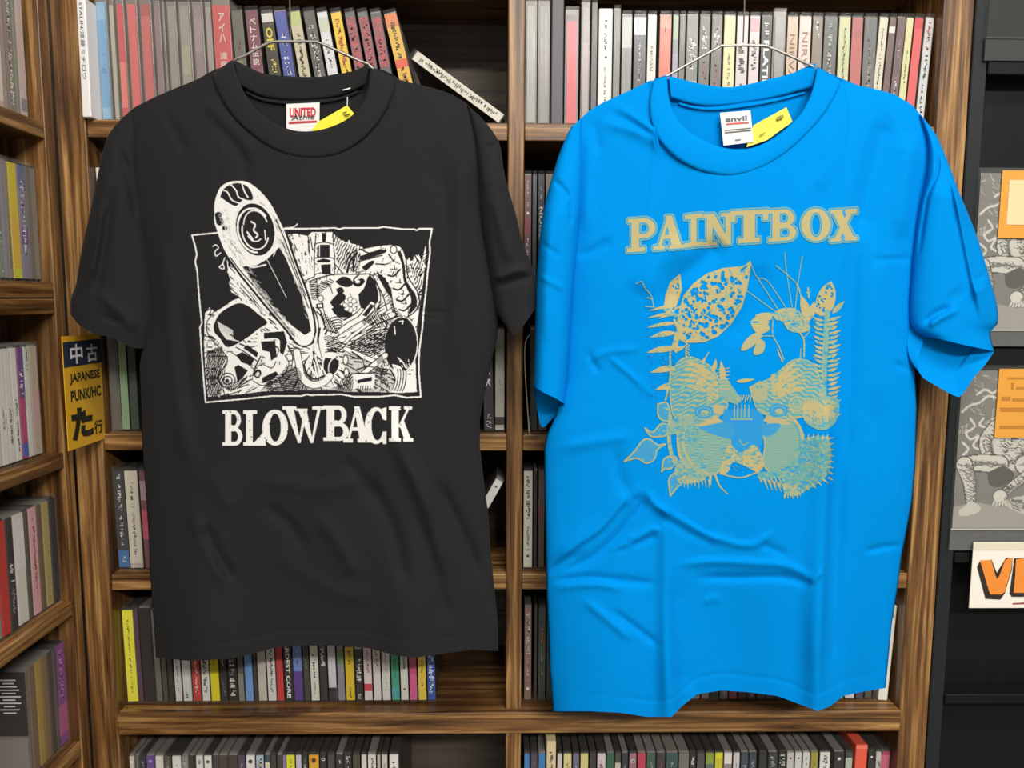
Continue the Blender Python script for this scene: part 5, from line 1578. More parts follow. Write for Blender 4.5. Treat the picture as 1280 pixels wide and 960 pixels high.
bs.flat('staple', [(428, 112), (438, 109.4), (438, 110.8), (428, 113.2)], bs.y0 + .0015, paper('#e8e6e2', .3), label='small white staple')

# ================================================================== blue T-shirt
us = Shirt('blue_t_shirt', 'bright blue cotton T-shirt with gold PAINTBOX print hanging before the right shelves', BLUE_COTTON, -0.062, (900, 880))
us.neck = (812, 1055)
u_outer = [(818, 99), (813, 122), (814, 148), (823, 172), (839, 191), (857, 204), (880, 214), (910, 219), (936, 215), (962, 204), (989, 185), (1011, 164), (1030, 142), (1043, 121), (1053, 101)]
u_inner = [(834, 94), (835, 115), (839, 133), (848, 151), (863, 166), (882, 177), (901, 184), (921, 187), (940, 185), (962, 176), (983, 161), (998, 146), (1009, 129), (1017, 108), (1022, 84)]
u_btop = [(836, 95), (863, 102), (886, 107), (914, 109), (942, 104), (962, 99), (989, 92), (1007, 84), (1020, 79)]
u_bseam = [(839, 122), (867, 130), (895, 132), (932, 128), (970, 121), (1015, 109)]
u_lsh = [(716, 158), (723, 151), (737, 138), (754, 128), (783, 115), (812, 101)]
u_rsh = [(1054, 99), (1074, 107), (1097, 112), (1118, 118), (1140, 131), (1160, 154)]
u_hem = [(691, 889), (738, 889), (777, 891), (808, 896), (840, 896), (851, 884), (871, 868), (902, 863), (933, 865), (972, 870), (1004, 882), (1023, 889), (1039, 882), (1054, 870), (1082, 864), (1107, 860)]
u_left = [(716, 158), (719, 200), (719, 250), (716, 300), (713, 340), (711, 380), (708, 430), (705, 480), (694, 520), (683, 545), (680, 565), (681, 623), (682, 686), (683, 740), (687, 837), (691, 889)]
u_right = [(1160, 154), (1168, 185), (1166, 215), (1157, 255), (1150, 300), (1145, 330), (1141, 380), (1140, 430), (1144, 470), (1146, 510), (1145, 545), (1144, 582), (1140, 627), (1133, 665), (1127, 696), (1122, 735), (1115, 778), (1110, 830), (1107, 860)]
top_f = u_lsh[:-1] + [(814, 101)] + [(x, y - 4) for x, y in u_outer[2:-1]] + [(1053, 100)] + u_rsh[1:]
top_f = [top_f[0]] + [p for i, p in enumerate(top_f[1:], 1) if p[0] > top_f[i - 1][0]]
top_b = u_lsh[:-1] + [(812, 101), (834, 98), (863, 106), (886, 111), (914, 113), (942, 108), (962, 103), (989, 96), (1007, 88), (1022, 84), (1038, 92), (1054, 99)] + u_rsh[1:]
u_cr = [
    ([(768, 128), (800, 150), (830, 172), (846, 192)], 4.0, 5.5, 1), ([(752, 150), (780, 158), (808, 168), (835, 188)], 3.2, 5, 1), ([(760, 140), (790, 152), (818, 176)], -2.5, 5),
    ([(735, 160), (733, 220), (730, 290)], 3.0, 9), ([(742, 150), (748, 190)], -1.8, 6),
    ([(905, 300), (880, 325), (850, 352), (835, 390)], -4.5, 13), ([(860, 300), (820, 330), (800, 370)], 3.5, 16), ([(950, 330), (940, 380), (905, 430)], -2.5, 14),
    ([(1112, 135), (1098, 190), (1082, 250), (1072, 300)], -4.5, 14), ([(1140, 165), (1132, 230), (1126, 300)], 4.0, 13), ([(1070, 280), (1062, 380), (1058, 500), (1056, 600)], -3.0, 11),
    ([(1100, 300), (1095, 420), (1100, 520)], 2.2, 15), ([(1090, 325), (1145, 323)], -1.4, 3), ([(1118, 455), (1138, 462)], -1.8, 4),
    ([(684, 708), (720, 682), (752, 660), (780, 628), (806, 612)], 3.4, 6, -1), ([(690, 716), (735, 700), (770, 672), (800, 636), (808, 622)], -3.0, 6), ([(760, 690), (790, 674), (815, 660), (826, 664)], 2.6, 5, 1),
    ([(765, 692), (800, 678), (822, 668)], -2.2, 4), ([(806, 612), (822, 632), (840, 644)], 2.2, 5), ([(812, 626), (850, 648), (884, 668), (905, 676)], 2.8, 5.5, 1), ([(815, 640), (860, 664), (900, 684)], -2.0, 6),
    ([(890, 668), (920, 680), (945, 680), (968, 664)], 2.0, 4.5), ([(950, 680), (985, 694)], -1.6, 5),
    ([(686, 728), (730, 722), (780, 726), (820, 730)], -2.4, 5), ([(690, 735), (740, 730), (780, 736)], 1.8, 5), ([(730, 690), (700, 705), (686, 718)], -2.0, 4),
    ([(848, 706), (890, 702), (940, 704), (985, 708), (1018, 726)], 2.4, 5), ([(870, 722), (920, 722), (980, 722), (1016, 730)], -2.6, 5), ([(1012, 728), (1028, 714)], 2.2, 3.5), ([(1080, 690), (1105, 684), (1132, 682)], -2.2, 3.5),
    ([(1036, 480), (1034, 560), (1031, 640), (1028, 720), (1024, 800), (1022, 885)], 5.0, 12, 1), ([(1050, 560), (1046, 660), (1042, 760), (1040, 860)], -3.5, 10),
    ([(834, 600), (832, 700), (832, 800), (834, 890)], 2.4, 8), ([(846, 720), (848, 800), (858, 870)], -3, 12),
    ([(764, 762), (795, 785), (822, 806)], -2.2, 4.5), ([(730, 750), (760, 775), (790, 800)], 1.8, 5), ([(735, 440), (742, 455), (750, 466)], -1.6, 4), ([(760, 446), (785, 466), (818, 496)], 1.6, 3),
    ([(735, 452), (760, 440), (800, 436)], 1.4, 4), ([(720, 320), (745, 312), (765, 300)], -1.6, 6), ([(700, 560), (745, 552), (790, 545)], 1.6, 7), ([(770, 560), (776, 600), (800, 630)], -1.6, 8),
    ([(696, 869), (738, 869), (777, 871), (808, 875), (838, 874), (855, 860), (875, 847), (905, 843), (935, 845), (972, 850), (1002, 861), (1022, 867), (1038, 860), (1056, 850), (1082, 844), (1105, 841)], -.65, 1.6),
    ([(960, 130), (1040, 180)], .1, 5), ([(1030, 150), (1035, 200), (1020, 240)], 1.5, 10), ([(880, 755), (890, 748), (900, 752)], 1.2, 5),
]


def u_wave(P, v):
    x, y = P[..., 0], P[..., 1]
    g = sstep(y, 600, 890)
    z = 9 * np.exp(-((x - 770) / 60) ** 2) + 12 * np.exp(-((x - 838) / 15) ** 2) - 14 * np.exp(-((x - 915) / 48) ** 2) + 10 * np.exp(-((x - 1023) / 16) ** 2) - 10 * np.exp(-((x - 1085) / 28) ** 2)
    ripple = 0.7 * np.sin(x * 0.04 + y * 0.011) + 0.6 * np.sin(x * 0.02 - y * 0.028 + 2)
    return (z * g + ripple) * 1e-3


us.body(top_f, top_b, u_hem, u_left, u_right, u_cr, u_wave)
us.collar(u_inner, u_outer, u_btop, u_bseam)
us.sleeve([(714, 158), (727, 149)],
          [(714, 158), (706, 175), (697, 198), (690, 222), (683, 247), (677, 278), (673, 315), (670, 361), (669, 406), (668, 450), (667, 483)],
          [(727, 149), (728, 200), (727, 250), (723, 300), (718, 350), (714, 400), (711, 450), (707, 506)],
          [(667, 483), (680, 491), (695, 498), (707, 506)],
          [(667, 483), (672, 515), (678, 534), (690, 524), (707, 506)],
          0.024, 0.006, 0.002,
          [([(691, 224), (703, 235), (712, 248)], -2.2, 3), ([(712, 248), (714, 280)], -2.0, 3), ([(675, 303), (700, 320)], -1.2, 3), ([(674, 345), (706, 362)], 1.4, 3),
           ([(690, 260), (684, 340), (684, 430)], 2.0, 9)], back=0.020)
us.sleeve([(1163, 158), (1150, 143)],
          [(1163, 158), (1173, 174), (1187, 208), (1198, 238), (1209, 264), (1222, 298), (1229, 320), (1239, 354), (1247, 386), (1247, 404), (1238, 417), (1243, 439)],
          [(1150, 143), (1160, 180), (1158, 220), (1148, 265), (1142, 310), (1138, 350), (1136, 385), (1140, 410), (1156, 421)],
          [(1243, 439), (1228, 436), (1200, 430), (1175, 424), (1156, 421)],
          [(1243, 439), (1232, 455), (1218, 471), (1203, 493), (1194, 495), (1170, 482), (1152, 470), (1147, 452), (1156, 421)],
          0.024, 0.006, 0.003,
          [([(1185, 200), (1200, 270), (1212, 330), (1228, 400)], 5.0, 8, -1), ([(1205, 260), (1216, 320), (1226, 360)], -3.5, 8), ([(1173, 183), (1172, 215), (1160, 245), (1154, 280), (1148, 320)], -2.2, 2.5),
           ([(1160, 408), (1175, 398), (1198, 386)], 2.6, 4), ([(1155, 404), (1170, 392), (1190, 384)], -2.2, 4), ([(1216, 352), (1230, 344)], -.9, 3), ([(1217, 368), (1236, 358)], .9, 3), ([(1190, 365), (1200, 375)], -1.2, 12)],
          outer_first=False, back=0.016, flare=0.030)

GOLD = ink_mat('gold_screen_print', '#a99c6e', '#0080cc', '#559694')
cv = Canvas(776, 252, 1082, 322, 3)
for ch, x0, x1, y0, y1 in (('P', 785, 819, 273, 314), ('A', 817, 855, 270, 311), ('I', 856, 878, 268, 308), ('N', 880, 917, 267, 306), ('T', 913, 960, 263, 303), ('B', 961, 995, 262, 301), ('O', 1002, 1038, 261, 301), ('X', 1038, 1071, 262, 301)):
    slab(cv, ch, x0, y0, x1, y1, fat=.26, sk=2.5)
core = cv.a > .5
cv.a[:] = 0
cv.a[dilate(core, 9)] = .8
cv.a[dilate(core, 6)] = .05
cv.a[dilate(core, 1)] = 1.0
us.print_canvas('chest_lettering', cv, GOLD)

cv = Canvas(774, 312, 1060, 632, 3)
rs = random.Random(21)


def spots(poly, n, r0, r1, v=0.0):
    P = np.asarray(poly, float)
    k = 0
    while k < n:
        x, y = rs.uniform(P[:, 0].min(), P[:, 0].max()), rs.uniform(P[:, 1].min(), P[:, 1].max())
        if not cv.pmask(P, np.array([[x]]), np.array([[y]]))[0, 0]: continue
        cv.ell(x, y, rs.uniform(r0, r1), rs.uniform(r0, r1), v, rs.uniform(0, 90)); k += 1


def stripes(period, duty, ax=0.0, ay=1.0, wob=0.0):
    return lambda X, Y: ((X * ax + Y * ay + wob * np.sin(X * .35 + Y * .2)) % period) < period * duty


# large skeleton leaf and its small neighbour
big = [(938, 327), (936, 345), (933, 362), (927, 383), (913, 405), (897, 420), (880, 427), (857, 428), (850, 424), (846, 408), (850, 387), (855, 370), (867, 355), (883, 343), (903, 336), (930, 333)]
cv.poly(big, 1.0)
spots([(x * .93 + 895 * .07, y * .93 + 382 * .07) for x, y in big], 165, 1.5, 3.1)
spots(big, 60, .8, 1.6, .6)
cv.line([(850, 424), (880, 395), (910, 362), (936, 332)], 1.6, .9, True)
for t in range(7):
    x, y = 858 + t * 10.5, 416 - t * 12
    cv.line([(x, y), (x + 14 - t, y + 8 - t * .3)], 1.1, 1.0); cv.line([(x, y), (x - 3 - t * .2, y - 18 + t * 1.6)], 1.1, 1.0)
cv.line(big + [big[0]], 1.6, 1.0)
lf = [(850, 343), (852, 362), (847, 377), (842, 390), (835, 393), (830, 387), (832, 370), (838, 353)]
cv.poly(lf, .9); spots(lf, 16, .8, 1.8); cv.line(lf + [lf[0]], 1.2, 1.0)
# fern down the left edge
cv.line([(850, 395), (846, 420), (838, 440), (838, 470), (832, 500)], 2.2, 1.0, True)
for i, (y, x1, wd) in enumerate(((389, 810, 4), (398, 808, 4), (410, 808, 5), (422, 812, 7), (441, 808, 8), (466, 812, 8), (488, 818, 8), (399, 822, 3))):
    cv.leaf((846, y - 6), (x1, y), wd, .95, 1.5)
    cv.leaf((842, y - 2), (858, y - 9), wd * .7, .85)
cv.line([(843, 400), (848, 415), (845, 440)], 2.6, 1.0, True); cv.leaf((842, 438), (850, 405), 7, .9)
for c in ([(795, 355), (802, 352), (806, 360), (812, 366)], [(806, 360), (814, 370), (817, 383)], [(808, 372), (816, 374)], [(807, 383), (818, 384)]): cv.line(c, 1.3, .8, True)
for k in range(6): cv.line([(857, 429 + k * 3), (862 - k % 2, 432 + k * 3)], 1.2, .9)
cv.line([(858, 428), (857, 446)], 1.0, .9)
# feelers
for c in ([(938, 328), (946, 346), (960, 352), (982, 384)], [(946, 346), (972, 386)], [(934, 364), (970, 390)], [(981, 316), (983, 338), (990, 384)], [(1003, 320), (998, 350), (994, 386)], [(970, 332), (986, 345), (998, 358), (1001, 372)],
          [(996, 356), (1004, 378)]):
    cv.line(c, 1.1, .75, True)
# orchid head and side leaves
hd = [(966, 392), (976, 386), (992, 385), (1002, 392), (1010, 400), (1012, 412), (1000, 416), (986, 413), (978, 402), (970, 400)]
cv.poly(hd, .85, True); cv.hatch(hd, 60, .3, 2, 5, .8, 30, 40)
cv.leaf((968, 394), (943, 394), 7, .95); cv.leaf((966, 398), (938, 402), 10, .85, 3); cv.leaf((962, 402), (938, 406), 10, .8, -3)
cv.poly([(938, 402), (950, 406), (958, 404), (962, 412), (950, 418), (942, 412)], .85, True)
cv.poly([(954, 420), (944, 417), (932, 426), (927, 438), (938, 434), (945, 428)], .8, True); cv.poly([(948, 422), (942, 438), (944, 444), (954, 440), (956, 428)], .8, True)
cv.line([(954, 420), (944, 417), (932, 426), (927, 438), (938, 434), (945, 428)], 1.2, 1.0, True)
cv.line([(962, 392), (956, 404), (950, 416)], 2.2, 1.0, True); cv.line([(966, 400), (966, 418), (974, 434), (980, 450)], 1.3, .85, True); cv.line([(966, 420), (956, 420)], 1.2, .8); cv.line([(972, 438), (978, 452)], 1.8, .9)
cv.line([(1000, 416), (1005, 426), (1005, 446)], 1.8, .85, True); cv.line([(1004, 424), (1012, 414)], 1.2, .8); cv.line([(1000, 450), (1001, 436)], 1.2, .8)
# leaves and fern column on the right
rl = [(1039, 352), (1044, 366), (1041, 384), (1030, 394), (1020, 390), (1021, 374), (1028, 360)]
cv.poly(rl, .95, True); spots(rl, 26, .9, 1.9); cv.line(rl + [rl[0]], 1.3, 1.0, True)
cv.leaf((1012, 402), (1001, 368), 12, .9); cv.leaf((1012, 400), (1018, 376), 9, .85); cv.line([(1010, 360), (1011, 372)], 2.2, .8); cv.line([(1008, 366), (1013, 365)], 1.2, .8)
cv.leaf((1040, 392), (1056, 376), 7, .7)
cv.line([(1034, 390), (1032, 430), (1030, 470), (1030, 520)], 7, .55, True)
for k in range(22):
    y = 398 + k * 5.8
    cv.leaf((1034, y + 2), (1052 - abs(k % 3) * 2, y - 3), 4.0, .95, 1); cv.leaf((1030, y + 3), (1016 + (k % 2) * 2, y - 2), 3.6, .9, -1)
cv.hatch([(1018, 395), (1044, 395), (1046, 515), (1014, 515)], 90, .35, 2, 5, .8, 0, 30)
# the moth: upper wings
lw = [(838, 470), (848, 452), (862, 446), (878, 452), (892, 462), (905, 490), (908, 512), (880, 528), (845, 522), (838, 500)]
rw = [(945, 480), (960, 474), (976, 462), (992, 450), (1012, 452), (1024, 470), (1024, 500), (1012, 518), (980, 524), (952, 516), (942, 500)]
cv.poly(lw, .30, True); cv.poly(lw, .8, True, stripes(5.2, .42, .25, 1, 1.4)); cv.line(lw + [lw[0]], 1.2, .85, True)
cv.poly(rw, .32, True); cv.poly(rw, .8, True, stripes(5.4, .42, -.3, 1, 1.4)); cv.line(rw + [rw[0]], 1.2, .85, True)
for k in range(5):
    cv.leaf((890 - k * 1, 470 + k * 5), (853 - k, 451 + k * 8), 5, 1.0, 3); cv.line([(892 - k, 468 + k * 6), (872 + k, 456 + k * 5)], 1.6, 1.0)
    cv.leaf((966 + k, 486 + k * 3), (1000 + k * 3, 448 + k * 9), 5.5, .95, -3)
cv.leaf((878, 455), (882, 446), 4, 1.0); cv.line([(879, 453), (886, 440)], 1.4, .9)
cv.poly([(884, 470), (896, 466), (898, 500), (884, 506)], .95); cv.hatch([(880, 466), (900, 466), (900, 506), (880, 506)], 24, .2, 3, 7, 1, 10, 30)
cv.leaf((888, 466), (895, 448), 6, .95, 2); cv.leaf((905, 482), (901, 450), 8, .9); cv.poly([(900, 474), (908, 472), (926, 498), (922, 506), (902, 500)], .55)
for k in range(7): cv.line([(897, 462 + k * 4), (912, 460 + k * 4.4)], 1.2, .95)
cv.leaf((920, 477), (944, 474), 5, .95); cv.poly([(936, 484), (950, 476), (962, 482), (958, 500), (942, 502)], .75); cv.line([(966, 470), (968, 500)], 5, .8)
# eyes on the wings
for cx, cy in ((880, 515), (973, 513)):
    cv.ell(cx, cy, 12, 8, .08); cv.ring(cx, cy, 9, 5.5, 1.0, .7); cv.ell(cx + 1, cy + 1, 5.5, 3.5, .75)
cv.ell(898, 512, 7, 6, .85); cv.ell(996, 505, 10, 10, .55); cv.ring(996, 505, 9, 9, 1.5, .95); cv.ring(996, 505, 5, 5, 1.2, .9)
# body: open cloth with faint ink
cv.poly([(905, 512), (945, 512), (956, 530), (950, 560), (936, 566), (925, 570), (912, 560), (900, 540)], .09, True)
for x in (918, 922, 927, 931, 936): cv.line([(x, 506), (x, 522)], 1.4, .85)
cv.line([(914, 524), (940, 524)], 1.6, .85); cv.line([(924, 550), (930, 556), (936, 552)], 1.4, .6, True)
for k in range(6): cv.line([(922 + k * 3, 500 + (k % 2) * 3), (924 + k * 3, 494)], 1.4, .85)
# lower wings
ll = [(846, 532), (870, 524), (902, 528), (912, 540), (912, 560), (906, 580), (895, 592), (876, 594), (858, 584), (848, 566)]
lr = [(952, 532), (975, 525), (996, 528), (1002, 545), (1000, 562), (986, 582), (968, 592), (954, 580), (956, 556)]
for P_, w_ in ((ll, .3), (lr, -.3)):
    cv.poly(P_, .34, True); cv.poly(P_, .72, True, stripes(3.0, .5, w_, 1, 1.2)); cv.line(P_ + [P_[0]], 1.6, .9, True)
cv.poly([(895, 520), (880, 528), (868, 532), (890, 534), (905, 528)], .9); cv.poly([(958, 520), (975, 524), (990, 530), (968, 532), (954, 526)], .85)
cv.poly([(872, 534), (912, 528), (916, 548), (898, 545), (884, 540)], .15, True); cv.poly([(950, 530), (975, 530), (968, 542), (955, 545)], .15, True)
cv.ring(900, 552, 46, 42, 2.0, .95, 0, 110, 200)
cv.ring(978, 552, 26, 34, 2.4, .95, 0, -70, 70); cv.ring(978, 552, 22, 30, 1.0, .2, 0, -60, 60)
# tail frill
cv.poly([(904, 572), (912, 556), (926, 566), (942, 556), (952, 568), (954, 584), (946, 590), (930, 582), (916, 578), (910, 590), (900, 592)], .9, True)
cv.hatch([(902, 560), (952, 558), (954, 588), (902, 590)], 40, .2, 2, 6, 1.0, 20, 40); cv.line([(900, 592), (925, 597), (948, 590)], 1.8, .9, True)
# leaves at lower left
for pts in ([(780, 577), (793, 564), (803, 551), (812, 549), (822, 556), (832, 555), (822, 562), (818, 574), (808, 579), (796, 573)], [(806, 535), (816, 540), (826, 530), (836, 532), (832, 544), (822, 546), (813, 545)],
            [(827, 590), (830, 574), (842, 570), (846, 576), (838, 586), (831, 586)], [(838, 620), (836, 600), (842, 592), (852, 590), (854, 602), (846, 610)], [(822, 505), (834, 504), (838, 524), (830, 526), (823, 520)]):
    cv.poly(pts, .18, True); cv.line(pts + [pts[0]], 1.7, .95, True); spots(pts, 5, .8, 1.4, .7)
cv.line([(838, 520), (836, 545), (840, 570), (850, 585), (862, 596)], 5, .75, True); cv.line([(846, 540), (852, 572), (880, 596)], 2.0, .9, True)
cv.poly([(842, 590), (850, 574), (864, 580), (882, 592), (880, 600), (866, 604), (850, 604)], .6, True); cv.hatch([(842, 590), (850, 574), (882, 592), (880, 602), (850, 604)], 40, .95, 1, 3, .9, 40, 60)
for k in range(9): cv.line([(850 + k * 4.5, 600), (851 + k * 4.5, 607 + (k % 3) * 2)], 2.0, .9, False, .8)
cv.line([(888, 596), (888, 606)], 3.5, .9, False, 1.2); cv.line([(894, 594), (900, 608), (910, 618)], 3.0, .9, True, 1.0); cv.poly([(832, 545), (845, 520), (870, 524), (850, 540)], .6, True)
# fan coral at lower right
fan = [(1002, 550), (1020, 545), (1036, 548), (1039, 570), (1036, 590), (1026, 602), (1010, 612), (994, 620), (980, 615), (976, 598), (950, 600), (950, 590), (975, 588), (992, 574)]
cv.poly(fan, .42, True); cv.hatch(fan, 260, .8, 1, 3.5, 1.0, 40, 90); spots(fan, 50, .6, 1.2, .1)
for x, y, a in [(1036, 548 + k * 7, -10 + k * 6) for k in range(8)] + [(1030 - k * 7, 600 + k * 2.6, 40 + k * 8) for k in range(8)] + [(950 + k * 6, 598 + k * 1.5, 70) for k in range(6)] + [(1004 + k * 6, 548, -80) for k in range(6)]:
    cv.line([(x, y), (x + 6 * math.cos(R(a)), y + 6 * math.sin(R(a)))], 2.6, .95, False, .9)
for k in range(6): cv.line([(954 + k * 5, 598), (960 + k * 5.5, 612 + k)], 1.8, .9, True, .9)
for k in range(7): cv.line([(980 + k * 3.2, 606), (982 + k * 3, 620 + (k % 2) * 3)], 2.0, .9, False, 1.2)
cv.poly([(1004, 500), (1030, 495), (1048, 500), (1046, 525), (1030, 538), (1012, 532), (1004, 520)], .55, True)
for k in range(10): cv.leaf((1008 + k * 3.6, 498), (1006 + k * 4.2, 532 - abs(k - 4)), 4.2, .95, 1.5)
# open the solid areas with fine cloth-coloured lines
for pl, n_ in ((lw, 50), (rw, 50), (big, 60), (hd, 30), ([(1014, 395), (1050, 395), (1048, 535), (1006, 535)], 120), ([(806, 385), (850, 385), (850, 500), (812, 500)], 90),
               ([(830, 520), (870, 520), (885, 600), (842, 610)], 90), ([(902, 560), (952, 558), (954, 588), (902, 590)], 40), (fan, 130)):
    cv.hatch(pl, n_, 0.05, 2, 7, .9, 10, 60)
us.print_canvas('chest_print', cv, GOLD)

yb = us.y0 + 0.0025
lab = us.flat('neck_label', [(904.5, 182), (942, 177.5), (938, 138), (900, 141)], yb - .002, LABEL_W, label='white neck label with orange underline')
us.flat_text('label_text', 'anvil', [(907, 152.5), (934, 150.5), (933.5, 144), (906.5, 146)], yb - .0026, paper('#55606a', .7), lab, .02)
us.flat('label_band', [(908, 156), (936, 154), (935.6, 152.2), (907.8, 154.2)], yb - .0026, paper('#e0584a', .7), lab)
us.flat('label_print', [(906, 163.5), (939, 160.5), (939, 159.3), (906, 162.3)], yb - .0026, paper('#77756f', .7), lab)
us.flat('label_print', [(906, 166.5), (939, 163.5), (939, 162.1), (906, 165.1)], yb - .0026, paper('#66645f', .7), lab)
us.flat('label_print', [(919, 176), (926, 175), (926, 173.4), (919, 174.4)], yb - .0026, paper('#77756f', .7), lab)
tag = us.flat('price_tag', [(933, 184), (942, 156.5), (983, 134), (990.5, 152), (959, 175)], [yb - .001, yb, yb, yb - .001, yb - .002], TAG_Y, label='yellow card price tag')
us.flat('tag_print', [(972, 150), (980, 147), (979, 143), (971, 146)], yb - .0032, paper('#9a8a28', .7), tag)
us.flat('tag_print', [(950, 170), (957, 166), (956.4, 165), (949.4, 169)], yb - .0032, paper('#8a7a20', .7), tag)


# ------------------------------------------------------------------ wire hangers
def hanger(name, label, shirt, px, left_sh, right_sh, hook_px):
    y0 = shirt.y0 + 0.001
    root = empty(name, at_y(hook_px, 60, y0), label, 'hanger', 'wire hangers carrying the T-shirts')
    pts = [left_sh] + px + [right_sh]
    C = smooth_pts(px, 70)
    W_ = [at_y(x, y, y0) for x, y in C]
    L0, R0 = at_y(*left_sh, y0), at_y(*right_sh, y0)
    low = min(L0.z, R0.z) - 0.012
    loop = [Vector((L0.x, y0, L0.z))] + W_ + [Vector((R0.x, y0, R0.z))]
    obj('wire_frame', tube_mesh(loop, 0.0014, 8), WIRE, root, None, True)
    p0 = at_y(hook_px, 53, y0)
    zt = SHELF[0] + 0.0022
    hk = [p0, Vector((p0.x, y0, zt - 0.02)), Vector((p0.x, y0, zt - 0.006)), Vector((p0.x, y0 + 0.003, zt - 0.001)), Vector((p0.x, y0 + 0.008, zt)),
          Vector((p0.x, 0.0, zt)), Vector((p0.x, 0.05, zt)), Vector((p0.x, 0.07, zt))]
    obj('hook', tube_mesh(hk, 0.0007, 8), WIRE, root, None, True)
    return root


HT = hanger('wire_hanger', 'thin steel wire hanger inside the neck of the black T-shirt', bs,
            [(296, 73), (305, 70), (322, 61), (335, 54), (348, 52), (387, 52), (399, 53.5), (423, 64), (447, 75), (460, 80)], (285, 84), (472, 92), 363.5)
HT2 = hanger('wire_hanger', 'pale steel wire hanger inside the neck of the blue T-shirt', us,
             [(834, 95), (866, 77), (897, 60), (906, 57), (951, 57), (964, 60), (990, 71), (1016, 83)], (826, 103), (1030, 95), 929)
# ------------------------------------------------------------------ yellow index card sticking out of the third left shelf
xc = at_y(132, 548, 0.004).x
yb_ = at_x(132, 548, xc).y
ya_ = at_x(86, 565, xc).y
z0 = at_x(109, 556, xc).z
z1 = at_x(73.5, 421, xc).z
sign = empty('index_card', (xc, (ya_ + yb_) / 2, z0), 'yellow and navy shelf index card reading JAPANESE PUNK/HC, jutting out beside the left post', 'sign')
obj('card', box_mesh(xc - 0.0008, xc, ya_, yb_, z0, z1), paper('#e0aa2c', .4, 'yellow_index_card'), sign, None, True)
hz = z1 - z0
wy = yb_ - ya_
e_ = 0.0003
obj('header_band', mesh_of('header_band', [(xc + e_, ya_, z1 - .27 * hz), (xc + e_, yb_, z1 - .27 * hz), (xc + e_, yb_, z1 - .05 * hz), (xc + e_, ya_, z1 - .05 * hz)], [(0, 1, 2, 3)]), paper('#2b3242', .4), sign, None, True)


def sign_text(s, u0, u1, t0, t1, mat, bold=0.0, eps=.0006):
    V, F, a = text_geo(s, bold)
    P = [(xc + eps, ya_ + (u0 + (u1 - u0) * x) * wy, z1 - (t1 + (t0 - t1) * y) * hz) for x, y in V]
    obj('lettering', mesh_of('lettering', P, F), mat, sign, None, True)


SW, SK = paper('#e9e7e2', .5), paper('#22241f', .5)
sign_text('中', .16, .48, .075, .25, SW, .02)
sign_text('古', .58, .88, .09, .25, SW, .02)
sign_text('JAPANESE', .12, .92, .33, .43, SK, .03)
sign_text('PUNK/HC', .12, .92, .48, .58, SK, .03)
sign_text('た', .10, .66, .64, .93, SK, .05)
sign_text('行', .68, .92, .80, .93, SK, .02)

# clear divider sheet with a pale edge in the third right bay
ds = empty('divider_sheet', at_y(655, 544, 0.0), 'thin clear plastic divider sheet with a pale edge right of the divider post', 'divider')
pts = [at_y(x, y, 0.004) for x, y in smooth_pts([(662, 418), (657, 428), (656, 450), (658, 490), (660.5, 525), (661.5, 541)], 30)]
V, F = [], []
for p in pts:
    V += [p, p + Vector((0.0012, 0.15, 0))]
for i in range(len(pts) - 1): F.append((2 * i, 2 * i + 1, 2 * i + 3, 2 * i + 2))
so = obj('sheet', mesh_of('sheet', V, F, True), plastic_mat('dark_clear_sheet', '#2a4a4c', 0.75), ds, None, True)
obj('edge_bead', tube_mesh(pts, 0.0008, 6), paper('#b8b59c', .4), ds, None, True)

# ------------------------------------------------------------------ black display rack on the right
RX0 = XRO + 0.0006
RX1 = RX0 + 0.40
YF = 0.012
rack = empty('display_rack', (RX0 + .2, 0.05, 0.0), 'black display rack beside the right post holding sleeved prints', 'rack')
obj('back_board', box_mesh(RX0, RX1, YF + .012, YF + .03, 0, 2.0, .001), RACK_BLACK, rack, None, True)
ux = at_y(1238, 20, 0).x
obj('upright', box_mesh(RX0, ux - .001, -0.002, YF + .0118, 0, 2.0, .001), RACK_GREY, rack, None, True)
obj('upright', box_mesh(RX1 - .02, RX1, -0.002, YF + .0118, 0, 2.0, .001), RACK_GREY, rack, None, True)
for py, hh in ((78, .014), (436, .022), (690, .012), (866, .012)):
    zt = at_y(1250, py, 0).z
    obj('ledge', box_mesh(ux - .0006, RX1 - .0204, -0.004, YF + .0116, zt - hh, zt, .001), RACK_BLACK, rack, None, True)

LIP = plastic_mat('grey_clear_polypropylene', '#6f706c', 0.4, 0.18)
SILVER = plastic_mat('clear_sleeve_film', '#c9c8c2', 0.05, 0.1)


def art_mat():
    m, nt, b = new_mat('grey_engraving_print')
    at = nt.nodes.new('ShaderNodeAttribute'); at.attribute_name = 'ink'
    mx = nt.nodes.new('ShaderNodeMixRGB')
    mx.inputs[1].default_value = lin('#1e1e1d'); mx.inputs[2].default_value = lin('#c8c4b8')
    nt.links.new(at.outputs['Fac'], mx.inputs[0]); nt.links.new(mx.outputs[0], b.inputs['Base Color'])
    b.inputs['Roughness'].default_value = 0.4
    return m


ART = art_mat()


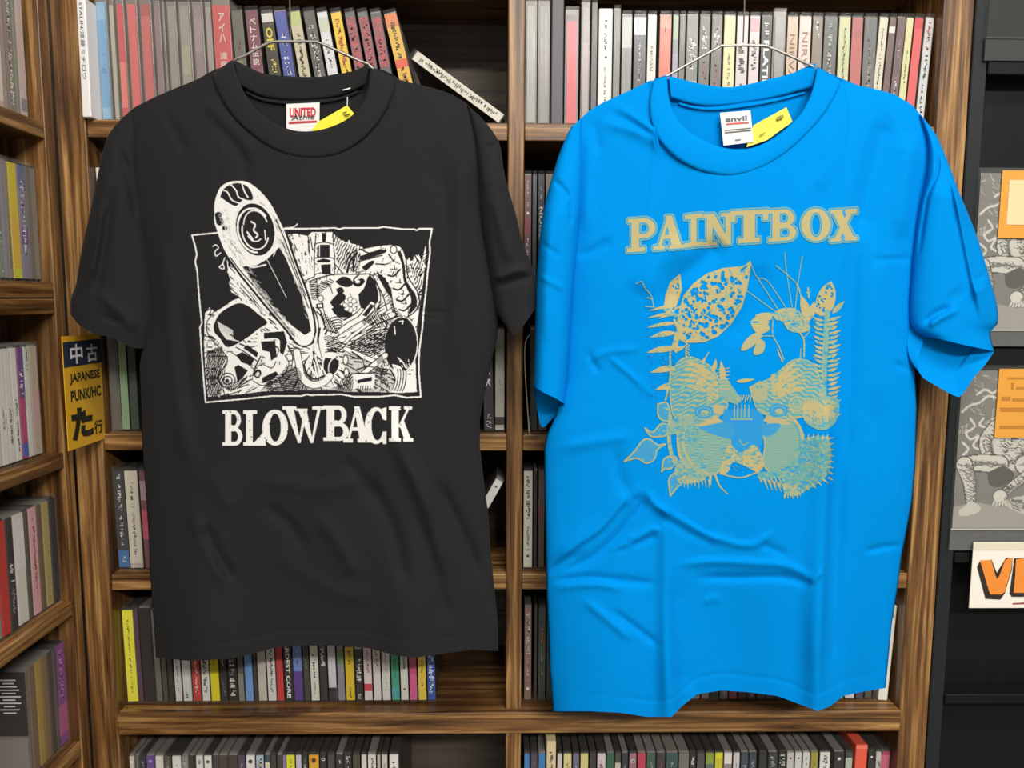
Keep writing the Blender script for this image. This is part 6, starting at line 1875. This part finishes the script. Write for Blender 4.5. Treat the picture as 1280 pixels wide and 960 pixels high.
def engraving():
    """crouching muscular figure over scrollwork, drawn in a 140 x 200 frame"""
    c = Canvas(0, 0, 140, 200, 2)
    c.a[:] = .26
    c.hatch([(0, 0), (140, 0), (140, 150), (0, 150)], 420, .3, 4, 12, 1.0, 60, 70)
    c.hatch([(0, 0), (140, 0), (140, 80), (0, 80)], 90, .62, 4, 10, 1.1, 30, 80)
    for s_ in ([(3, 52), (12, 44), (24, 40), (34, 32), (44, 34)], [(14, 60), (20, 70), (10, 78), (16, 86), (26, 82), (20, 94), (30, 100)], [(30, 60), (26, 68), (34, 72), (30, 80), (40, 66), (46, 74)], [(20, 30), (30, 24), (40, 28), (50, 20)], [(6, 90), (14, 98), (8, 106)]):
        c.line(s_, 2.6, .9, True)

    def limb(pts, w, w1):
        c.line(pts, w + 3, .05, True, w1 + 3); c.line(pts, w, .82, True, w1)
        P = smooth_pts(pts, 16)
        for p in P:
            for q_ in range(3):
                x_ = p[0] + c.rs.uniform(-.45, .3) * w
                c.line([(x_, p[1] + c.rs.uniform(-3, 3)), (x_ + w * .3, p[1] + c.rs.uniform(-3, 4))], 1.0, .12)
            c.line([(p[0] + w * .25, p[1]), (p[0] + w * .5, p[1] + 2)], 1.6, .25)
    c.poly([(40, 60), (75, 52), (100, 60), (104, 90), (92, 120), (60, 124), (46, 100)], .8, True)
    c.hatch([(44, 62), (100, 62), (96, 118), (58, 120)], 170, .12, 4, 10, 1.1, 15, 40)
    limb([(46, 70), (34, 88), (40, 108), (56, 122)], 15, 9); limb([(98, 68), (114, 88), (108, 112), (92, 132)], 15, 9)
    limb([(54, 118), (30, 116), (10, 118)], 22, 18); limb([(10, 118), (18, 140), (22, 168)], 19, 10); limb([(86, 118), (112, 118), (128, 126)], 22, 16); limb([(128, 126), (120, 150), (116, 172)], 18, 10)
    limb([(92, 130), (72, 146), (58, 158)], 12, 8)
    c.ell(58, 158, 9, 8, .85); c.ring(58, 158, 9, 8, 1.3, .1)
    for k in range(5): c.line([(54 + k * 3, 160), (50 + k * 4, 170)], 2.4, .85); c.line([(56 + k * 3, 162), (52 + k * 4, 170)], .8, .1)
    c.ell(74, 44, 12, 15, .8); c.ring(74, 44, 12, 15, 1.6, .08); c.hatch([(64, 32), (84, 32), (84, 56), (64, 56)], 26, .15, 2, 6, 1.1, 40, 50)
    c.poly([(40, 128), (60, 120), (74, 132), (60, 146), (44, 144)], .1, True)
    c.poly([(0, 172), (30, 166), (60, 172), (100, 170), (140, 176), (140, 200), (0, 200)], .45)
    c.poly([(60, 165), (90, 158), (140, 164), (140, 186), (100, 184), (76, 176)], .7, True); c.hatch([(64, 162), (136, 166), (136, 184), (80, 176)], 70, .2, 4, 12, 1.2, 20, 30)
    c.poly([(8, 176), (22, 166), (34, 172), (30, 180), (10, 184)], .75, True)
    return c.small(1)


ENG = engraving()


def sleeved_print(px_tl, px_bl, py_top, py_bot, py_lip, label, tag_px, tag_style, dark=False):
    y = -0.006
    xl = at_y(px_bl, py_bot, y).x
    zt, zb, zl = at_y(px_bl, py_top, y).z, at_y(px_bl, py_bot, y).z, at_y(px_bl, py_lip, y).z
    Wd = 0.14 / 0.2 * (zt - zb) * 1.0
    r = empty('sleeved_print', (xl + Wd / 2, y, zl), label, 'print', 'sleeved prints in the black rack')
    obj('film_sleeve', box_mesh(xl - .002, xl + Wd + .002, y - .0008, y + .0022, zl, zt + .006, .0004), SILVER, r, None, True)
    obj('sleeve_lip', box_mesh(xl - .0015, xl + Wd + .0015, y, y + .0012, zl + .0004, zb - .0005), RACK_GREY if dark else LIP, r, None, True)
    obj('fold_line', box_mesh(xl - .0018, xl + Wd + .0018, y - .0013, y - .0009, zb - .0022, zb - .0002), paper('#4a4a48' if dark else '#b5b3a8', .25), r, None, True)
    if dark:
        obj('cover', box_mesh(xl, xl + Wd, y, y + .0014, zb, zt), RACK_BLACK, r, None, True)
    else:
        h, w = ENG.shape
        st = 2
        A = ENG[::st, ::st]
        h, w = A.shape
        V = [(xl + Wd * i / (w - 1), y, zt - (zt - zb) * j / (h - 1)) for j in range(h) for i in range(w)]
        me = mesh_of('artwork', V, grid_faces(w, h))
        at = me.color_attributes.new('ink', 'FLOAT_COLOR', 'POINT')
        c = A.ravel()
        at.data.foreach_set('color', np.stack([c, c, c, np.ones_like(c)], 1).ravel().astype(np.float32))
        obj('artwork', me, ART, r, None, True)
    if tag_px:
        ta, tb_, tc, td = tag_px
        a, b = at_y(ta, tb_, y - .0016), at_y(tc, td, y - .0016)
        tg = obj('price_card', box_mesh(a.x, b.x, y - .0022, y - .0014, b.z, a.z), paper('#dd9a3c', .4, 'orange_card'), r, 'orange price card', True)
        wx, hz_ = b.x - a.x, a.z - b.z
        if tag_style == 0:
            obj('pocket_window', box_mesh(a.x + wx * .16, b.x - wx * .1, y - .0027, y - .0022, b.z + hz_ * .2, a.z - hz_ * .14), paper('#e8cfa0', .15), tg, None, True)
        else:
            for (u0, u1, t0, t1) in ((.2, .9, .12, .15), (.3, .36, .2, .3), (.42, .6, .26, .3), (.1, .3, .40, .46), (.35, .8, .42, .47), (.08, .9, .56, .585), (.08, .9, .6, .62), (.1, .95, .82, .87)):
                obj('tag_print', box_mesh(a.x + wx * u0, a.x + wx * u1, y - .0025, y - .0022, a.z - hz_ * t1, a.z - hz_ * t0), paper('#b5782c', .5), tg, None, True)
    return r


sleeved_print(1222, 1213, 216, 411, 433, 'upper sleeved grey engraving print with orange price card in the black rack', (1253, 213, 1304, 298), 0)
sleeved_print(1200, 1190, 463, 660, 688, 'lower sleeved grey engraving print with orange price card in the black rack', (1249, 461, 1296, 547), 1)
sleeved_print(1238, 1234, -130, 46, 76, 'black sleeved cover in the top of the black rack', None, 0, True)

# hand-drawn card with orange letters
yv = -0.0105
a, b = at_y(1216, 678, yv), at_y(1212.5, 760, yv)
vx0 = (a.x + b.x) / 2
vx1 = vx0 + 0.16
vc = empty('lettered_card', (vx0 + .08, yv, b.z), 'white card with orange shadowed letters VI below the lower print', 'sign')
obj('card', box_mesh(vx0, vx1, yv, yv + .0012, b.z, a.z), paper('#ece6d8', .4, 'white_card'), vc, None, True)
obj('fold_strip', box_mesh(vx0 + .0004, vx1 - .0004, yv - .0006, yv - .0001, a.z - .009, a.z - .0004), paper('#dcd3bc', .4), vc, None, True)


def card_poly(name, pts, mat, eps):
    P = [at_y(x, y, yv - eps) for x, y in pts]
    n = len(P)
    me = mesh_of(name, P, [tuple(range(n))])
    bm = bmesh.new(); bm.from_mesh(me); bmesh.ops.triangulate(bm, faces=bm.faces); bm.to_mesh(me); bm.free()
    return obj(name, me, mat, vc, None, True)


OR, BK, BR = paper('#e88a34', .5), paper('#2c241e', .5), paper('#8a3c1c', .5)
Vl = [(1225, 700.5), (1239, 700), (1244.5, 720), (1247, 724), (1250, 718), (1256, 701), (1260, 698), (1266, 698), (1264, 712), (1256, 740), (1252, 743), (1238, 743), (1236, 738)]
Vs = [(1224, 703), (1221.5, 709), (1232, 748.5), (1250.5, 749.5), (1256, 742), (1265, 712), (1266, 698), (1258, 697), (1246, 716), (1239.5, 699.5)]
I1 = [(1270, 699), (1297, 696), (1297, 706), (1289, 706), (1286, 733), (1293, 733), (1291, 741), (1267, 741), (1269, 720)]
I2 = [(1268, 698), (1300, 695), (1300, 709), (1291, 745), (1277, 746), (1265, 746), (1262, 742)]
card_poly('letter_shadow', Vs, BK, .0006); card_poly('letter_shadow', I2, BK, .0006)
card_poly('letter_face', Vl, OR, .0010); card_poly('letter_face', I1, OR, .0010)
card_poly('small_print', [(1266, 754), (1282, 753), (1282, 755), (1266, 755.6)], BR, .0006)
